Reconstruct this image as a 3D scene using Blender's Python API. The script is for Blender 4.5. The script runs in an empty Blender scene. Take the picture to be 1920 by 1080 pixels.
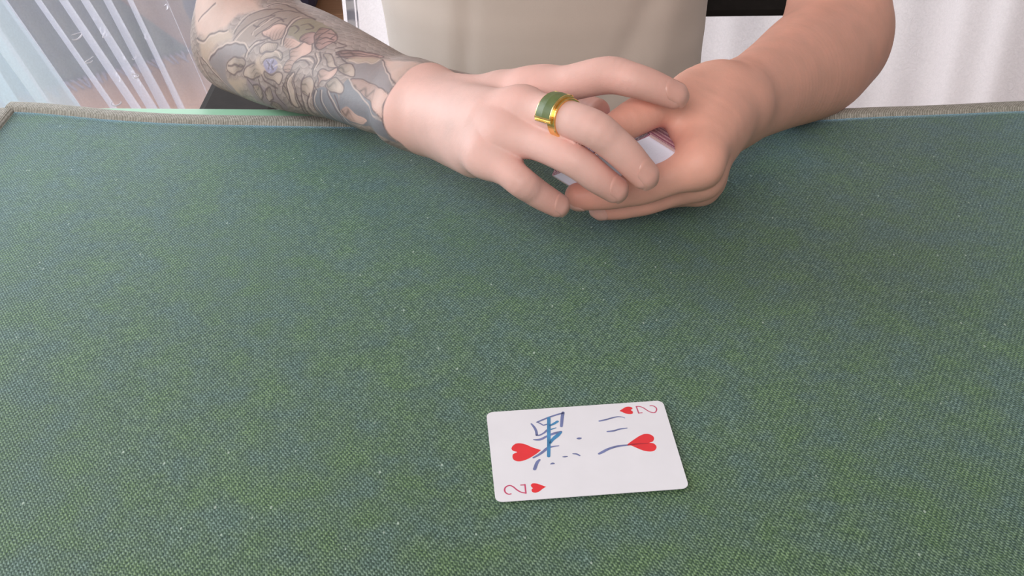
import bpy, bmesh, math, random
import numpy as np
from mathutils import Vector, Matrix

# ------------------------------------------------------------------ camera, sky, lights, exposure
sc = bpy.context.scene
COL = sc.collection
F_PX, PITCH, ROLL, CAM_H = 2200.0, math.radians(33.6), math.radians(0.75), 0.371
cp_, sp_ = math.cos(PITCH), math.sin(PITCH)
cr_, sr_ = math.cos(ROLL), math.sin(ROLL)
_r, _u, FWD = np.array([1., 0, 0]), np.array([0, sp_, cp_]), np.array([0, cp_, -sp_])
RIGHT, UP = _r * cr_ - _u * sr_, _r * sr_ + _u * cr_
EYE = np.array([0, 0, CAM_H])          # the table top is z = 0, the floor is at z = -0.75
cam = bpy.data.cameras.new('camera')
cam.sensor_width = 36.0
cam.lens = F_PX / 1920.0 * 36.0
cam.clip_start, cam.clip_end = 0.02, 60
cam_ob = bpy.data.objects.new('camera', cam)
COL.objects.link(cam_ob)
cam_ob.matrix_world = Matrix(((RIGHT[0], UP[0], -FWD[0], EYE[0]), (RIGHT[1], UP[1], -FWD[1], EYE[1]),
                              (RIGHT[2], UP[2], -FWD[2], EYE[2]), (0, 0, 0, 1)))
sc.camera = cam_ob

world = bpy.data.worlds.new('sky')
sc.world = world
world.use_nodes = True
bg = world.node_tree.nodes['Background']
bg.inputs[0].default_value = (1.0, 0.94, 0.86, 1)
bg.inputs[1].default_value = 0.33


def area_light(name, loc, target, size, size_y, power, color):
    l = bpy.data.lights.new(name, 'AREA')
    l.shape, l.size, l.size_y, l.energy, l.color = 'RECTANGLE', size, size_y, power, color
    o = bpy.data.objects.new(name, l)
    COL.objects.link(o)
    o.location = loc
    o.rotation_euler = (Vector(target) - Vector(loc)).to_track_quat('-Z', 'Y').to_euler()
    return o


# daylight through a tall window on the person's right hand side, a second window behind the curtains, an added fill from the camera side to brighten the torso
area_light('window_daylight', (-1.75, 1.40, 0.68), (0.0, 0.6, 0.0), 1.5, 1.2, 41, (0.86, 0.95, 1.0))
area_light('window_behind', (-0.3, 2.5, 0.35), (0.2, 0.5, -0.1), 3.2, 1.6, 44, (0.94, 0.96, 1.0))
area_light('front_fill', (-0.5, -1.0, 1.25), (0.1, 0.9, 0.0), 1.2, 1.0, 29, (1.0, 0.95, 0.92))
vs = sc.view_settings
vs.view_transform = 'Standard'
vs.look = 'None'
vs.exposure = 0.0
vs.gamma = 1.0
vs.use_curve_mapping = False
FLOOR_Z = -0.75


def at(px, py, z):
    """world point at height z that stands at that place of the photograph"""
    d = FWD + RIGHT * ((px - 960) / F_PX) + UP * ((540 - py) / F_PX)
    return EYE + d * ((z - CAM_H) / d[2])


def at_y(px, py, y):
    d = FWD + RIGHT * ((px - 960) / F_PX) + UP * ((540 - py) / F_PX)
    return EYE + d * (y / d[1])


# ------------------------------------------------------------------ small helpers
def tag(o, label=None, cat=None, group=None, kind=None):
    if label: o['label'] = label
    if cat: o['category'] = cat
    if group: o['group'] = group
    if kind: o['kind'] = kind
    return o


def link(name, me, mat=None, parent=None):
    o = bpy.data.objects.new(name, me)
    COL.objects.link(o)
    if mat: me.materials.append(mat)
    if parent:
        o.parent = parent
    return o


def empty(name, loc=(0, 0, 0)):
    o = bpy.data.objects.new(name, None)
    COL.objects.link(o)
    o.location = loc
    o.empty_display_size = 0.05
    return o


def mesh_np(name, V, Fq, smooth=True):
    """mesh from numpy vertices and an (n,3|4) face array or a list of faces"""
    me = bpy.data.meshes.new(name)
    V = np.asarray(V, dtype=np.float32)
    if isinstance(Fq, np.ndarray):
        n, k = Fq.shape
        me.vertices.add(len(V)); me.vertices.foreach_set('co', V.ravel())
        me.loops.add(n * k); me.loops.foreach_set('vertex_index', Fq.astype(np.int32).ravel())
        me.polygons.add(n)
        me.polygons.foreach_set('loop_start', np.arange(0, n * k, k, dtype=np.int32))
        me.update(calc_edges=True)
    else:
        me.from_pydata([tuple(map(float, v)) for v in V], [], [tuple(f) for f in Fq])
        me.update()
    if smooth:
        me.polygons.foreach_set('use_smooth', np.ones(len(me.polygons), dtype=bool))
    return me


def grid_faces(nu, nv, wrap_v=False):
    i, j = np.meshgrid(np.arange(nu - 1), np.arange(nv if wrap_v else nv - 1), indexing='ij')
    j2 = (j + 1) % nv
    return np.stack([i * nv + j, (i + 1) * nv + j, (i + 1) * nv + j2, i * nv + j2], -1).reshape(-1, 4)


def box(name, lo, hi, mat, parent=None, bevel=0.003, rot=None):
    bm = bmesh.new()
    bmesh.ops.create_cube(bm, size=1)
    lo, hi = Vector(lo), Vector(hi)
    for v in bm.verts:
        v.co = Vector([(v.co[i] + .5) * (hi[i] - lo[i]) + lo[i] for i in range(3)])
    if bevel:
        bmesh.ops.bevel(bm, geom=bm.edges[:], offset=bevel, segments=2, affect='EDGES', profile=0.5)
    me = bpy.data.meshes.new(name)
    bm.to_mesh(me); bm.free()
    o = link(name, me, mat, parent)
    return o


def norm(v):
    v = np.asarray(v, float)
    return v / np.linalg.norm(v)


# ------------------------------------------------------------------ materials
class NT:
    def __init__(self, name):
        self.m = bpy.data.materials.new(name)
        self.m.use_nodes = True
        self.t = self.m.node_tree
        self.b = self.t.nodes['Principled BSDF']

    def n(self, typ, **kw):
        nd = self.t.nodes.new(typ)
        for k, v in kw.items():
            if k.startswith('i_'):
                key = k[2:]
                nd.inputs[int(key) if key.isdigit() else key.replace('_', ' ')].default_value = v
            else:
                setattr(nd, k, v)
        return nd

    def l(self, a, b):
        self.t.links.new(a, b)

    def math(self, op, a, b=None, c=None):
        nd = self.n('ShaderNodeMath', operation=op)
        for i, x in enumerate((a, b, c)):
            if x is None: continue
            if isinstance(x, (int, float)): nd.inputs[i].default_value = x
            else: self.l(x, nd.inputs[i])
        return nd.outputs[0]

    def ramp(self, fac, stops):
        nd = self.n('ShaderNodeValToRGB')
        e = nd.color_ramp.elements
        while len(e) < len(stops): e.new(0.5)
        for s, (p, c) in zip(e, stops):
            s.position = p; s.color = (*c, 1) if len(c) == 3 else c
        self.l(fac, nd.inputs[0])
        return nd.outputs[0]

    def mix(self, fac, a, b, mode='MIX'):
        nd = self.n('ShaderNodeMix', data_type='RGBA', blend_type=mode)
        for i, x in ((0, fac), (6, a), (7, b)):
            if isinstance(x, (int, float)): nd.inputs[i].default_value = x
            elif isinstance(x, tuple): nd.inputs[i].default_value = (*x, 1) if len(x) == 3 else x
            else: self.l(x, nd.inputs[i])
        return nd.outputs[2]

    def noise(self, scale, detail=2.0, vec=None, rough=0.5, dist=0.0):
        nd = self.n('ShaderNodeTexNoise')
        nd.inputs['Scale'].default_value = scale
        nd.inputs['Detail'].default_value = detail
        nd.inputs['Roughness'].default_value = rough
        nd.inputs['Distortion'].default_value = dist
        if vec is None: vec = self.obj()
        self.l(vec, nd.inputs['Vector'])
        return nd.outputs['Fac']

    def obj(self):
        if not hasattr(self, '_tc'): self._tc = self.n('ShaderNodeTexCoord')
        return self._tc.outputs['Object']

    def bump(self, h, strength, dist):
        nd = self.n('ShaderNodeBump')
        nd.inputs['Strength'].default_value = strength
        nd.inputs['Distance'].default_value = dist
        self.l(h, nd.inputs['Height'])
        self.l(nd.outputs[0], self.b.inputs['Normal'])

    def set(self, **kw):
        for k, v in kw.items():
            key = k.replace('_', ' ')
            if isinstance(v, tuple) and len(v) == 3 and 'Color' in key or key.endswith('Tint'): v = (*v, 1)
            self.b.inputs[key].default_value = v
        return self


def simple_mat(name, color, rough=0.6, metal=0.0, var=0.12, scale=30.0, bump=0.0, **kw):
    n = NT(name)
    c2 = tuple(min(1, c * (1 + var)) for c in color)
    c1 = tuple(c * (1 - var) for c in color)
    n.l(n.ramp(n.noise(scale, 3), [(0.3, c1), (0.7, c2)]), n.b.inputs['Base Color'])
    n.set(Roughness=rough, Metallic=metal, **kw)
    if bump: n.bump(n.noise(scale * 4, 3), bump, 0.001)
    return n.m

# ------------------------------------------------------------------ table, mat
n = NT('mint_laminate')
n.l(n.ramp(n.noise(20, 3), [(.3, (.33, .62, .44)), (.7, (.37, .67, .48))]), n.b.inputs['Base Color'])
n.set(Roughness=.35)
M_MINT = n.m
M_LEG = simple_mat('table_leg_metal', (.25, .25, .26), .4, .8)
_a, _b = at(340, 198, -.002), at(1605, 206, -.002)
TANG = math.atan2(_b[1] - _a[1], _b[0] - _a[0])
TY = .35 + (_a[1] - .35) * math.cos(TANG) - _a[0] * math.sin(TANG)
table = empty('table', (0, .35, FLOOR_Z))
table.rotation_euler[2] = TANG
tag(table, 'mint green table under the dark green mat', 'table')


def child_box(name, lo, hi, mat, root, bevel=.003):
    o = box(name, Vector(lo) - root.location, Vector(hi) - root.location, mat, root, bevel)
    return o


child_box('tabletop', (-.56, -.25, -.030), (.78, TY, -.0030), M_MINT, table, .004)
for sx in (-.49, .71):
    for sy in (-.18, TY - .07):
        child_box('leg', (sx - .025, sy - .025, FLOOR_Z), (sx + .025, sy + .025, -.030), M_LEG, table)
child_box('apron', (-.46, TY - .09, -.09), (.68, TY - .065, -.030), M_LEG, table)

# twill weave
n = NT('mat_twill')
o = n.obj()
sep = n.n('ShaderNodeSeparateXYZ'); n.l(o, sep.inputs[0])
wob = n.math('MULTIPLY', n.math('SUBTRACT', n.noise(140, 2), .5), 2.6)
def lin(a, b, per):
    k = 2 * math.pi / per
    return n.math('ADD', n.math('MULTIPLY_ADD', sep.outputs[0], a * k, n.math('MULTIPLY', sep.outputs[1], b * k)), wob)


v = lin(-.78, .42, .00185)
u = n.math('ADD', lin(.80, .55, .0014), n.math('MULTIPLY', n.math('SINE', v), .8))
weave = n.math('ADD', n.math('MULTIPLY', n.math('SINE', u), .65), n.math('MULTIPLY', n.math('SINE', v), .35))
fib = n.noise(900, 2)
h = n.math('ADD', n.math('MULTIPLY_ADD', weave, .25, .5), n.math('MULTIPLY', n.math('SUBTRACT', fib, .5), .9))
tone = n.ramp(h, [(.15, (.016, .038, .022)), (.5, (.074, .128, .070)), (.82, (.250, .350, .235))])
patch = n.ramp(n.noise(42, 3, rough=.6), [(.36, (.90, .93, 1.18)), (.48, (.93, .94, .98)), (.64, (.95, 1.01, .78))])
tone = n.mix(1.0, tone, patch, 'MULTIPLY')
big = n.ramp(n.noise(5, 2), [(.3, (.93, .93, .93)), (.7, (1.05, 1.05, 1.05))])
tone = n.mix(1.0, tone, big, 'MULTIPLY')
lint = n.n('ShaderNodeTexVoronoi', feature='F1')
lint.inputs['Scale'].default_value = 130
mp = n.n('ShaderNodeMapping'); mp.inputs['Scale'].default_value = (1.0, .55, 1); mp.inputs['Rotation'].default_value = (0, 0, .5)
n.l(o, mp.inputs[0]); n.l(mp.outputs[0], lint.inputs['Vector'])
spk = n.math('MULTIPLY', n.math('LESS_THAN', lint.outputs['Distance'], .07), n.math('GREATER_THAN', n.noise(37, 1), .52))
tone = n.mix(n.math('MULTIPLY', spk, .65), tone, (.50, .58, .50))
n.l(tone, n.b.inputs['Base Color'])
n.set(Roughness=.62, Sheen_Weight=.9, Sheen_Roughness=.35, Sheen_Tint=(.45, .74, 1.0), Specular_IOR_Level=.4)
n.bump(h, .55, .0006)
M_MAT = n.m

n = NT('binding_tape')
sep = n.n('ShaderNodeSeparateXYZ'); n.l(n.obj(), sep.inputs[0])
rib = n.math('SINE', n.math('ADD', n.math('MULTIPLY', sep.outputs[0], 2 * math.pi / .00125), n.math('MULTIPLY', n.noise(160, 2), 3.5)))
rh = n.math('MULTIPLY_ADD', rib, .35, n.noise(500, 2))
n.l(n.ramp(rh, [(.1, (.17, .158, .13)), (.5, (.31, .29, .25)), (.95, (.56, .52, .48))]), n.b.inputs['Base Color'])
n.set(Roughness=.8, Sheen_Weight=.2)
n.bump(rh, .4, .0005)
M_BIND = n.m

mat_root = empty('table_mat', (0, .55, 0))
tag(mat_root, 'dark green woven table mat with a grey ribbed binding', 'mat')
edge_px = [(17, 193), (112, 199), (160, 206), (240, 213), (340, 219), (490, 221), (800, 223), (1200, 220), (1500, 212), (1605, 206), (1750, 202), (1920, 193)]
E_ = np.array([at(x, y + 4, .0008) for x, y in edge_px])
x0, xr = E_[0, 0], .62
ex = np.r_[E_[:, 0], [.45, .55, xr]]; ey = np.r_[E_[:, 1], [E_[-1, 1] + .003, E_[-1, 1] + .006, E_[-1, 1] + .008]]


def edge_y(x):
    # smooth interpolation through the sagging far edge
    t = np.interp(x, ex, np.arange(len(ex)))
    return np.interp(x, ex, ey)


nx, ny = 161, 60
xs = np.linspace(x0, xr, nx)
yk = np.convolve(np.pad(edge_y(xs), 4, mode='edge'), np.ones(9) / 9, 'valid')
yn = .10
G = np.zeros((nx, ny, 3))
for i, x in enumerate(xs):
    ys = np.linspace(yn, yk[i], ny)
    G[i, :, 0] = x; G[i, :, 1] = ys
    G[i, :, 2] = .0004 * np.sin(x * 23 + ys * 9) * np.sin(ys * 17 + 1) - .0006
Gt = G.reshape(-1, 3) - np.array(mat_root.location)
Gb = Gt - [0, 0, .0014]
Fq = grid_faces(nx, ny)
side = []
per = [i * ny for i in range(nx)] + [(nx - 1) * ny + j for j in range(1, ny)] + [i * ny + ny - 1 for i in range(nx - 2, -1, -1)] + [j for j in range(ny - 2, 0, -1)]
for a, b in zip(per, per[1:] + per[:1]):
    side.append([a, a + nx * ny, b + nx * ny, b])
me = mesh_np('cloth_top', np.vstack([Gt, Gb]), np.vstack([Fq, Fq[:, ::-1] + nx * ny, np.array(side)]))
link('woven_cloth', me, M_MAT, mat_root)


def ribbon(name, path, width, height, mat, parent, origin, nprof=9):
    """a padded tape following path, lying on the cloth"""
    path = np.asarray(path); m = len(path)
    tan = np.gradient(path, axis=0); tan /= np.linalg.norm(tan, axis=1)[:, None]
    sd = np.stack([-tan[:, 1], tan[:, 0], np.zeros(m)], 1)
    V = []
    for k in range(nprof):
        a = k / (nprof - 1) * 2 - 1
        z = height * (1 - abs(a) ** 3.5) - .0022 * (abs(a) > .99)
        V.append(path + sd * (a * width / 2) + np.array([0, 0, z]))
    V = np.stack(V, 1).reshape(-1, 3)
    F_ = grid_faces(m, nprof)
    bot = V.reshape(m, nprof, 3)[:, [0, -1]].reshape(-1, 3) - [0, 0, .0005]
    nb = len(V)
    cap = [[nb + 2 * i, nb + 2 * i + 1, nb + 2 * i + 3, nb + 2 * i + 2] for i in range(m - 1)]
    V = np.vstack([V, bot]) - np.array(origin)
    me = mesh_np(name, V, np.vstack([F_[:, ::-1], np.array(cap)]))
    return link(name, me, mat, parent)


fp = np.stack([xs, yk, np.full(nx, .0004)], 1)
wf = .0145
ribbon('binding', fp, wf, .0022, M_BIND, mat_root, mat_root.location)
M_BIND2 = M_BIND
lp = np.stack([np.full(60, x0), np.linspace(yk[0] - wf * .55, yn, 60), np.full(60, .0004)], 1)
lp[:, 0] += np.linspace(0, .004, 60)
ribbon('binding', lp, .014, .0026, M_BIND, mat_root, mat_root.location)
rp = np.stack([np.full(60, xr), np.linspace(yk[-1] - wf * .55, yn, 60), np.full(60, .0004)], 1)
ribbon('binding', rp, .014, .0026, M_BIND, mat_root, mat_root.location)

# ------------------------------------------------------------------ signed distance bodies -> one continuous skin
def catmull(P, n):
    P = np.asarray(P, float)
    if len(P) == 2: n = 1
    Q = np.vstack([2 * P[0] - P[1], P, 2 * P[-1] - P[-2]])
    out = []
    for i in range(1, len(Q) - 2):
        p0, p1, p2, p3 = Q[i - 1:i + 3]
        for t in np.arange(n) / n:
            out.append(.5 * ((2 * p1) + (p2 - p0) * t + (2 * p0 - 5 * p1 + 4 * p2 - p3) * t * t + (3 * p1 - p0 - 3 * p2 + p3) * t ** 3))
    out.append(Q[-2])
    return np.array(out)


class Chain:
    """a run of round cones through points (x, y, z, radius), optionally flattened along one axis"""
    def __init__(self, pts, n=3, flat=None):
        pts = np.array([np.r_[p[0], p[1]] if len(p) == 2 else p for p in pts], float)
        self.key = pts
        C = catmull(pts, n)
        self.c, self.r = C[:, :3], np.maximum(C[:, 3], 1e-4)
        self.M = None
        rr = self.r.max()
        if flat is not None:
            ax, f = norm(flat[0]), flat[1]       # f > 1: thinner along ax
            self.M = np.eye(3) + (f - 1) * np.outer(ax, ax)
            rr = rr * max(1, 1 / f)
        self.lo, self.hi = self.c.min(0) - rr, self.c.max(0) + rr

    def __call__(self, P, margin=0.03):
        out = np.full(len(P), 1.0, np.float32)
        m = np.all((P > self.lo - margin) & (P < self.hi + margin), axis=1)
        if not m.any(): return out
        Q = P[m]
        c = self.c
        if self.M is not None:
            Q = Q @ self.M.T; c = c @ self.M.T
        d = np.full(len(Q), 1.0)
        for i in range(len(c) - 1):
            a, ab = c[i], c[i + 1] - c[i]
            q = Q - a
            t = np.clip(q @ ab / max(ab @ ab, 1e-12), 0, 1)
            q -= t[:, None] * ab
            d = np.minimum(d, np.sqrt(np.einsum('ij,ij->i', q, q)) - (self.r[i] + t * (self.r[i + 1] - self.r[i])))
        out[m] = d
        return out


def smin(a, b, k):
    h = np.maximum(k - np.abs(a - b), 0) / k
    return np.minimum(a, b) - h * h * k * .25


class Body:
    """base: list of (chain, k); limbs: list of ([chains], k) that blend with the base but not with one another"""
    def __init__(self, base, limbs=(), cuts=()):
        self.base, self.limbs, self.cuts = base, limbs, cuts

    def __call__(self, P):
        d = None
        for ch, k in self.base:
            e = ch(P)
            d = e if d is None else smin(d, e, k)
        out = d
        for chs, k in self.limbs:
            e = None
            for c in chs:
                f = c(P)
                e = f if e is None else smin(e, f, .004)
            out = np.minimum(out, smin(d, e, k))
        for ch, k in self.cuts:                  # shallow creases
            e = -ch(P)
            out = -smin(-out, -e, k) if k else np.maximum(out, e)
        return out

    def grad(self, P, h=4e-4):
        K = np.array([[1, -1, -1], [-1, -1, 1], [-1, 1, -1], [1, 1, 1]], float)
        g = sum(k[None, :] * self(P + k * h)[:, None] for k in K) / (4 * h)
        return g


def surface(fn, lo, hi, h, project=2):
    """naive surface nets on a sparse narrow band; returns vertices and quads"""
    lo, hi = np.array(lo, float), np.array(hi, float)
    B = 6
    nb = np.ceil((hi - lo) / (h * B)).astype(int)
    N = nb * B + 1
    ci = np.stack(np.meshgrid(*[np.arange(k) for k in nb], indexing='ij'), -1).reshape(-1, 3)
    cd = fn(lo + (ci + .5) * B * h)
    act = np.abs(cd) < B * h * 1.35
    D = np.ones(N, np.float32)
    cb = np.where(cd.reshape(nb) < 0, np.float32(-1), np.float32(1))
    D[:-1, :-1, :-1] = np.repeat(np.repeat(np.repeat(cb, B, 0), B, 1), B, 2)
    off = np.stack(np.meshgrid(*[np.arange(B + 1)] * 3, indexing='ij'), -1).reshape(-1, 3)
    idx = (ci[act][:, None, :] * B + off[None]).reshape(-1, 3)
    flat = np.unique(np.ravel_multi_index(idx.T, N))
    gi = np.stack(np.unravel_index(flat, N), -1)
    val = np.empty(len(gi), np.float32)
    for s in range(0, len(gi), 400000):
        val[s:s + 400000] = fn(lo + gi[s:s + 400000] * h)
    D.ravel()[flat] = val
    S = D < 0
    cell = np.zeros(N - 1, np.uint8)
    for dx in (0, 1):
        for dy in (0, 1):
            for dz in (0, 1):
                cell += S[dx:N[0] - 1 + dx, dy:N[1] - 1 + dy, dz:N[2] - 1 + dz]
    cells = np.argwhere((cell > 0) & (cell < 8))
    vid = np.full(N - 1, -1, np.int32)
    vid[tuple(cells.T)] = np.arange(len(cells))
    acc = np.zeros((len(cells), 3)); cnt = np.zeros(len(cells))
    corners = [(a, b, c) for a in (0, 1) for b in (0, 1) for c in (0, 1)]
    cv = {k: D[tuple((cells + k).T)].astype(float) for k in corners}
    for a in corners:
        for ax in range(3):
            if a[ax]: continue
            b = list(a); b[ax] = 1; b = tuple(b)
            va, vb = cv[a], cv[b]
            m = (va < 0) != (vb < 0)
            t = np.clip(va[m] / (va[m] - vb[m]), 0.01, .99)
            p = np.tile(np.array(a, float), (m.sum(), 1)); p[:, ax] += t
            acc[m] += p; cnt[m] += 1
    V = lo + (cells + acc / cnt[:, None]) * h
    quads = []
    for ax in range(3):
        o1, o2 = [(1, 2), (2, 0), (0, 1)][ax]
        sl0 = [slice(None)] * 3; sl1 = [slice(None)] * 3
        sl0[ax] = slice(0, -1); sl1[ax] = slice(1, None)
        e = np.argwhere(S[tuple(sl0)] != S[tuple(sl1)])
        ok = (e[:, o1] > 0) & (e[:, o2] > 0) & (e[:, o1] < N[o1] - 1) & (e[:, o2] < N[o2] - 1)
        e = e[ok]
        inside = S[tuple(e.T)]
        def vv(d1, d2):
            q = e.copy(); q[:, o1] -= d1; q[:, o2] -= d2
            return vid[tuple(q.T)]
        q = np.stack([vv(1, 1), vv(0, 1), vv(0, 0), vv(1, 0)], -1)
        q[~inside] = q[~inside][:, ::-1]
        quads.append(q)
    Q = np.vstack(quads)
    Q = Q[(Q >= 0).all(1)]
    return V, Q


def project(fn, V, it=2, lim=0.002):
    for _ in range(it):
        d = fn(V); g = fn.grad(V)
        n2 = np.maximum(np.einsum('ij,ij->i', g, g), .05)
        V = V - np.clip(d / n2, -lim, lim)[:, None] * g
    return V


def relax(V, Q, it=2, lam=.5):
    for _ in range(it):
        s = np.zeros_like(V); c = np.zeros(len(V))
        for i in range(4):
            for j in ((i + 1) % 4,):
                np.add.at(s, Q[:, i], V[Q[:, j]]); np.add.at(c, Q[:, i], 1)
                np.add.at(s, Q[:, j], V[Q[:, i]]); np.add.at(c, Q[:, j], 1)
        m = c > 0
        V = V.copy()
        V[m] += lam * (s[m] / c[m][:, None] - V[m])
    return V


def refine(V, Q, sel):
    """split the selected quads in four"""
    q = Q[sel]
    e = np.concatenate([np.sort(q[:, [i, (i + 1) % 4]], 1) for i in range(4)])
    key = e[:, 0].astype(np.int64) * len(V) + e[:, 1]
    u, inv = np.unique(key, return_inverse=True)
    mid = (V[u // len(V)] + V[u % len(V)]) / 2
    n0 = len(V); n = len(q)
    m = inv.reshape(4, n) + n0
    cen = V[q].mean(1)
    c = np.arange(n) + n0 + len(mid)
    V2 = np.vstack([V, mid, cen])
    nq = np.vstack([np.stack([q[:, i], m[i], c, m[(i + 3) % 4]], -1) for i in range(4)])
    return V2, np.vstack([Q[~sel], nq]), len(Q) - n


def smooth_closed(P, n=6, sharp=()):
    """outline through points; stays sharp at the listed indices"""
    P = np.array(P); m = len(P); out = []
    for i in range(m):
        p0, p1, p2, p3 = P[i - 1], P[i], P[(i + 1) % m], P[(i + 2) % m]
        if i in sharp: p0 = 2 * p1 - p2
        if (i + 1) % m in sharp: p3 = 2 * p2 - p1
        for t in np.arange(n) / n:
            out.append(.5 * (2 * p1 + (p2 - p0) * t + (2 * p0 - 5 * p1 + 4 * p2 - p3) * t * t + (3 * p1 - p0 - 3 * p2 + p3) * t ** 3))
    return np.array(out)



# ------------------------------------------------------------------ the person's arms and hands
def J(px, py, z, r):
    return np.r_[at(px, py, z), r]

# right arm (on the left of the picture), palm down over the deck
R_SH = np.array([-.185, 1.10, .37])
R_EL = at(462, 84, .024); R_WR = at(770, 186, .060)
r_upper = Chain([np.r_[R_SH, .05], np.r_[R_SH * .5 + R_EL * .5 + [-.004, .01, 0], .042], np.r_[R_EL + [.002, .012, .02], .0365]])
ax_f = norm(R_WR - R_EL)
side_f = norm(np.cross(ax_f, [0, 0, 1]))           # towards the camera side
def fpt(t, s, dz, r):
    return np.r_[R_EL + (R_WR - R_EL) * t + side_f * s + np.array([0, 0, dz]), r]
r_fore = [(r_upper, .03),
          (Chain([fpt(-.02, 0, 0, .033), fpt(.18, -.003, .002, .0365), fpt(.38, -.003, .002, .0345), fpt(.62, -.002, .002, .0275), fpt(.85, 0, 0, .0200), fpt(1.0, 0, 0, .0165)], 10), .03),
          (Chain([fpt(.0, .010, -.004, .026), fpt(.3, .013, -.002, .026), fpt(.65, .012, -.002, .0195), fpt(.9, .015, -.005, .0155), fpt(1.03, .014, -.005, .0135)], 10), .02),
          (Chain([fpt(.1, -.012, .002, .028), fpt(.35, -.013, .002, .0255), fpt(.65, -.011, .002, .0200), fpt(.9, -.010, .003, .0148), fpt(1.03, -.009, .004, .0135)], 10), .02)]
r_index = [J(1000, 172, .087, .0106), J(1075, 154, .098, .0103), J(1140, 141, .105, .0106), J(1182, 149, .105, .0098), J(1218, 160, .102, .0092), J(1263, 178, .096, .0080)]
r_middle = [J(980, 204, .090, .0108), J(1050, 219, .096, .0102), J(1112, 241, .096, .0102), J(1146, 266, .089, .0096), J(1174, 291, .082, .0092), J(1207, 327, .071, .0081)]
r_ring = [J(952, 253, .080, .0104), J(1011, 270, .081, .0094), J(1065, 294, .079, .0093), J(1094, 312, .075, .0090), J(1119, 332, .069, .0086), J(1151, 354, .061, .0077)]
r_pinky = [J(912, 293, .068, .0100), J(950, 319, .066, .0089), J(978, 342, .062, .0086), J(998, 356, .056, .0081), J(1016, 368, .051, .0078), J(1044, 384, .044, .0070)]
r_thumb = [J(860, 182, .050, .013), J(950, 188, .051, .012), J(1040, 196, .056, .0105), J(1085, 201, .059, .0098), J(1120, 208, .062, .0078)]
HUP = norm([-.1, -.25, 1])
r_palm = [(Chain([J(778, 167, .063, .0140), J(850, 178, .072, .0120), J(930, 175, .081, .0112), r_index[0]]), .014),
          (Chain([J(772, 185, .064, .0145), J(850, 196, .075, .0120), J(925, 202, .085, .0112), r_middle[0]]), .014),
          (Chain([J(767, 204, .062, .0150), J(840, 216, .072, .0128), J(905, 232, .080, .0116), r_ring[0]]), .014),
          (Chain([J(764, 222, .055, .0145), J(825, 243, .060, .0132), J(880, 272, .065, .0120), r_pinky[0]]), .014),
          (Chain([J(795, 228, .048, .014), J(845, 262, .050, .0145), J(893, 293, .056, .0120)]), .014),
          (Chain([J(800, 178, .052, .016), J(880, 186, .055, .014), J(940, 188, .060, .012)]), .016),
          (Chain([J(800, 200, .056, .016), J(930, 222, .066, .012)]), .016),
          (Chain([J(748, 222, .058, .0125), J(790, 236, .053, .0125)]), .012),
          (Chain([J(950, 166, .082, .009), J(1030, 160, .090, .009)]), .012)]
def fin(pts):
    return [Chain(pts, 4)]
right_arm = Body(r_fore + r_palm, [(fin(r_index), .012), (fin(r_middle), .012), (fin(r_ring), .012), (fin(r_pinky), .012), (fin(r_thumb), .014)])

# left arm (on the right of the picture), hand on edge holding the deck
L_SH = np.array([.255, 1.10, .37])
L_EL = at(1572, 84, .026); L_WR = at(1388, 192, .052)
l_upper = Chain([np.r_[L_SH, .05], np.r_[L_SH * .5 + L_EL * .5 + [.006, .01, 0], .043], np.r_[L_EL + [0, .012, .02], .037]])
ax_l = norm(L_WR - L_EL)
side_l = norm(np.cross([0, 0, 1], ax_l))
def lpt(t, s, dz, r):
    return np.r_[L_EL + (L_WR - L_EL) * t + side_l * s + np.array([0, 0, dz]), r]
l_fore = [(l_upper, .03),
          (Chain([lpt(-.02, 0, 0, .033), lpt(.2, 0, 0, .0365), lpt(.4, 0, 0, .0335), lpt(.65, 0, 0, .0265), lpt(.88, 0, 0, .0205), lpt(1.0, 0, 0, .0185)], 10), .03),
          (Chain([lpt(.0, 0, -.010, .026), lpt(.3, .006, -.012, .026), lpt(.65, .004, -.012, .019), lpt(.9, .003, -.011, .0155), lpt(1.03, .003, -.010, .0145)], 10), .02),
          (Chain([lpt(.1, 0, .010, .025), lpt(.35, 0, .010, .023), lpt(.65, 0, .010, .018), lpt(.9, 0, .010, .0155), lpt(1.03, 0, .010, .0145)], 10), .02)]
l_thumb = [J(1345, 172, .067, .0145), J(1303, 168, .073, .0130), J(1270, 186, .078, .0112), J(1232, 202, .080, .0106), J(1196, 217, .080, .0110), J(1136, 252, .074, .0088)]
l_index = [J(1312, 305, .056, .0120), J(1255, 332, .048, .0106), J(1205, 350, .042, .0104), J(1172, 358, .039, .0095), J(1142, 362, .037, .0096), J(1086, 368, .034, .0086)]
l_middle = [J(1314, 330, .041, .0118), J(1260, 355, .030, .0104), J(1212, 371, .026, .0102), J(1182, 379, .023, .0094), J(1160, 384, .021, .0090), J(1129, 390, .018, .0074)]
l_ring = [J(1312, 344, .028, .0112), J(1262, 360, .016, .0098), J(1215, 366, .012, .0096), J(1185, 362, .011, .0086), J(1162, 356, .012, .0084), J(1135, 346, .014, .0072)]
l_pinky = [J(1318, 340, .020, .0105), J(1285, 348, .012, .0090), J(1250, 346, .010, .0086), J(1225, 338, .010, .0078), J(1208, 330, .012, .0076), J(1190, 320, .016, .0066)]
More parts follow.
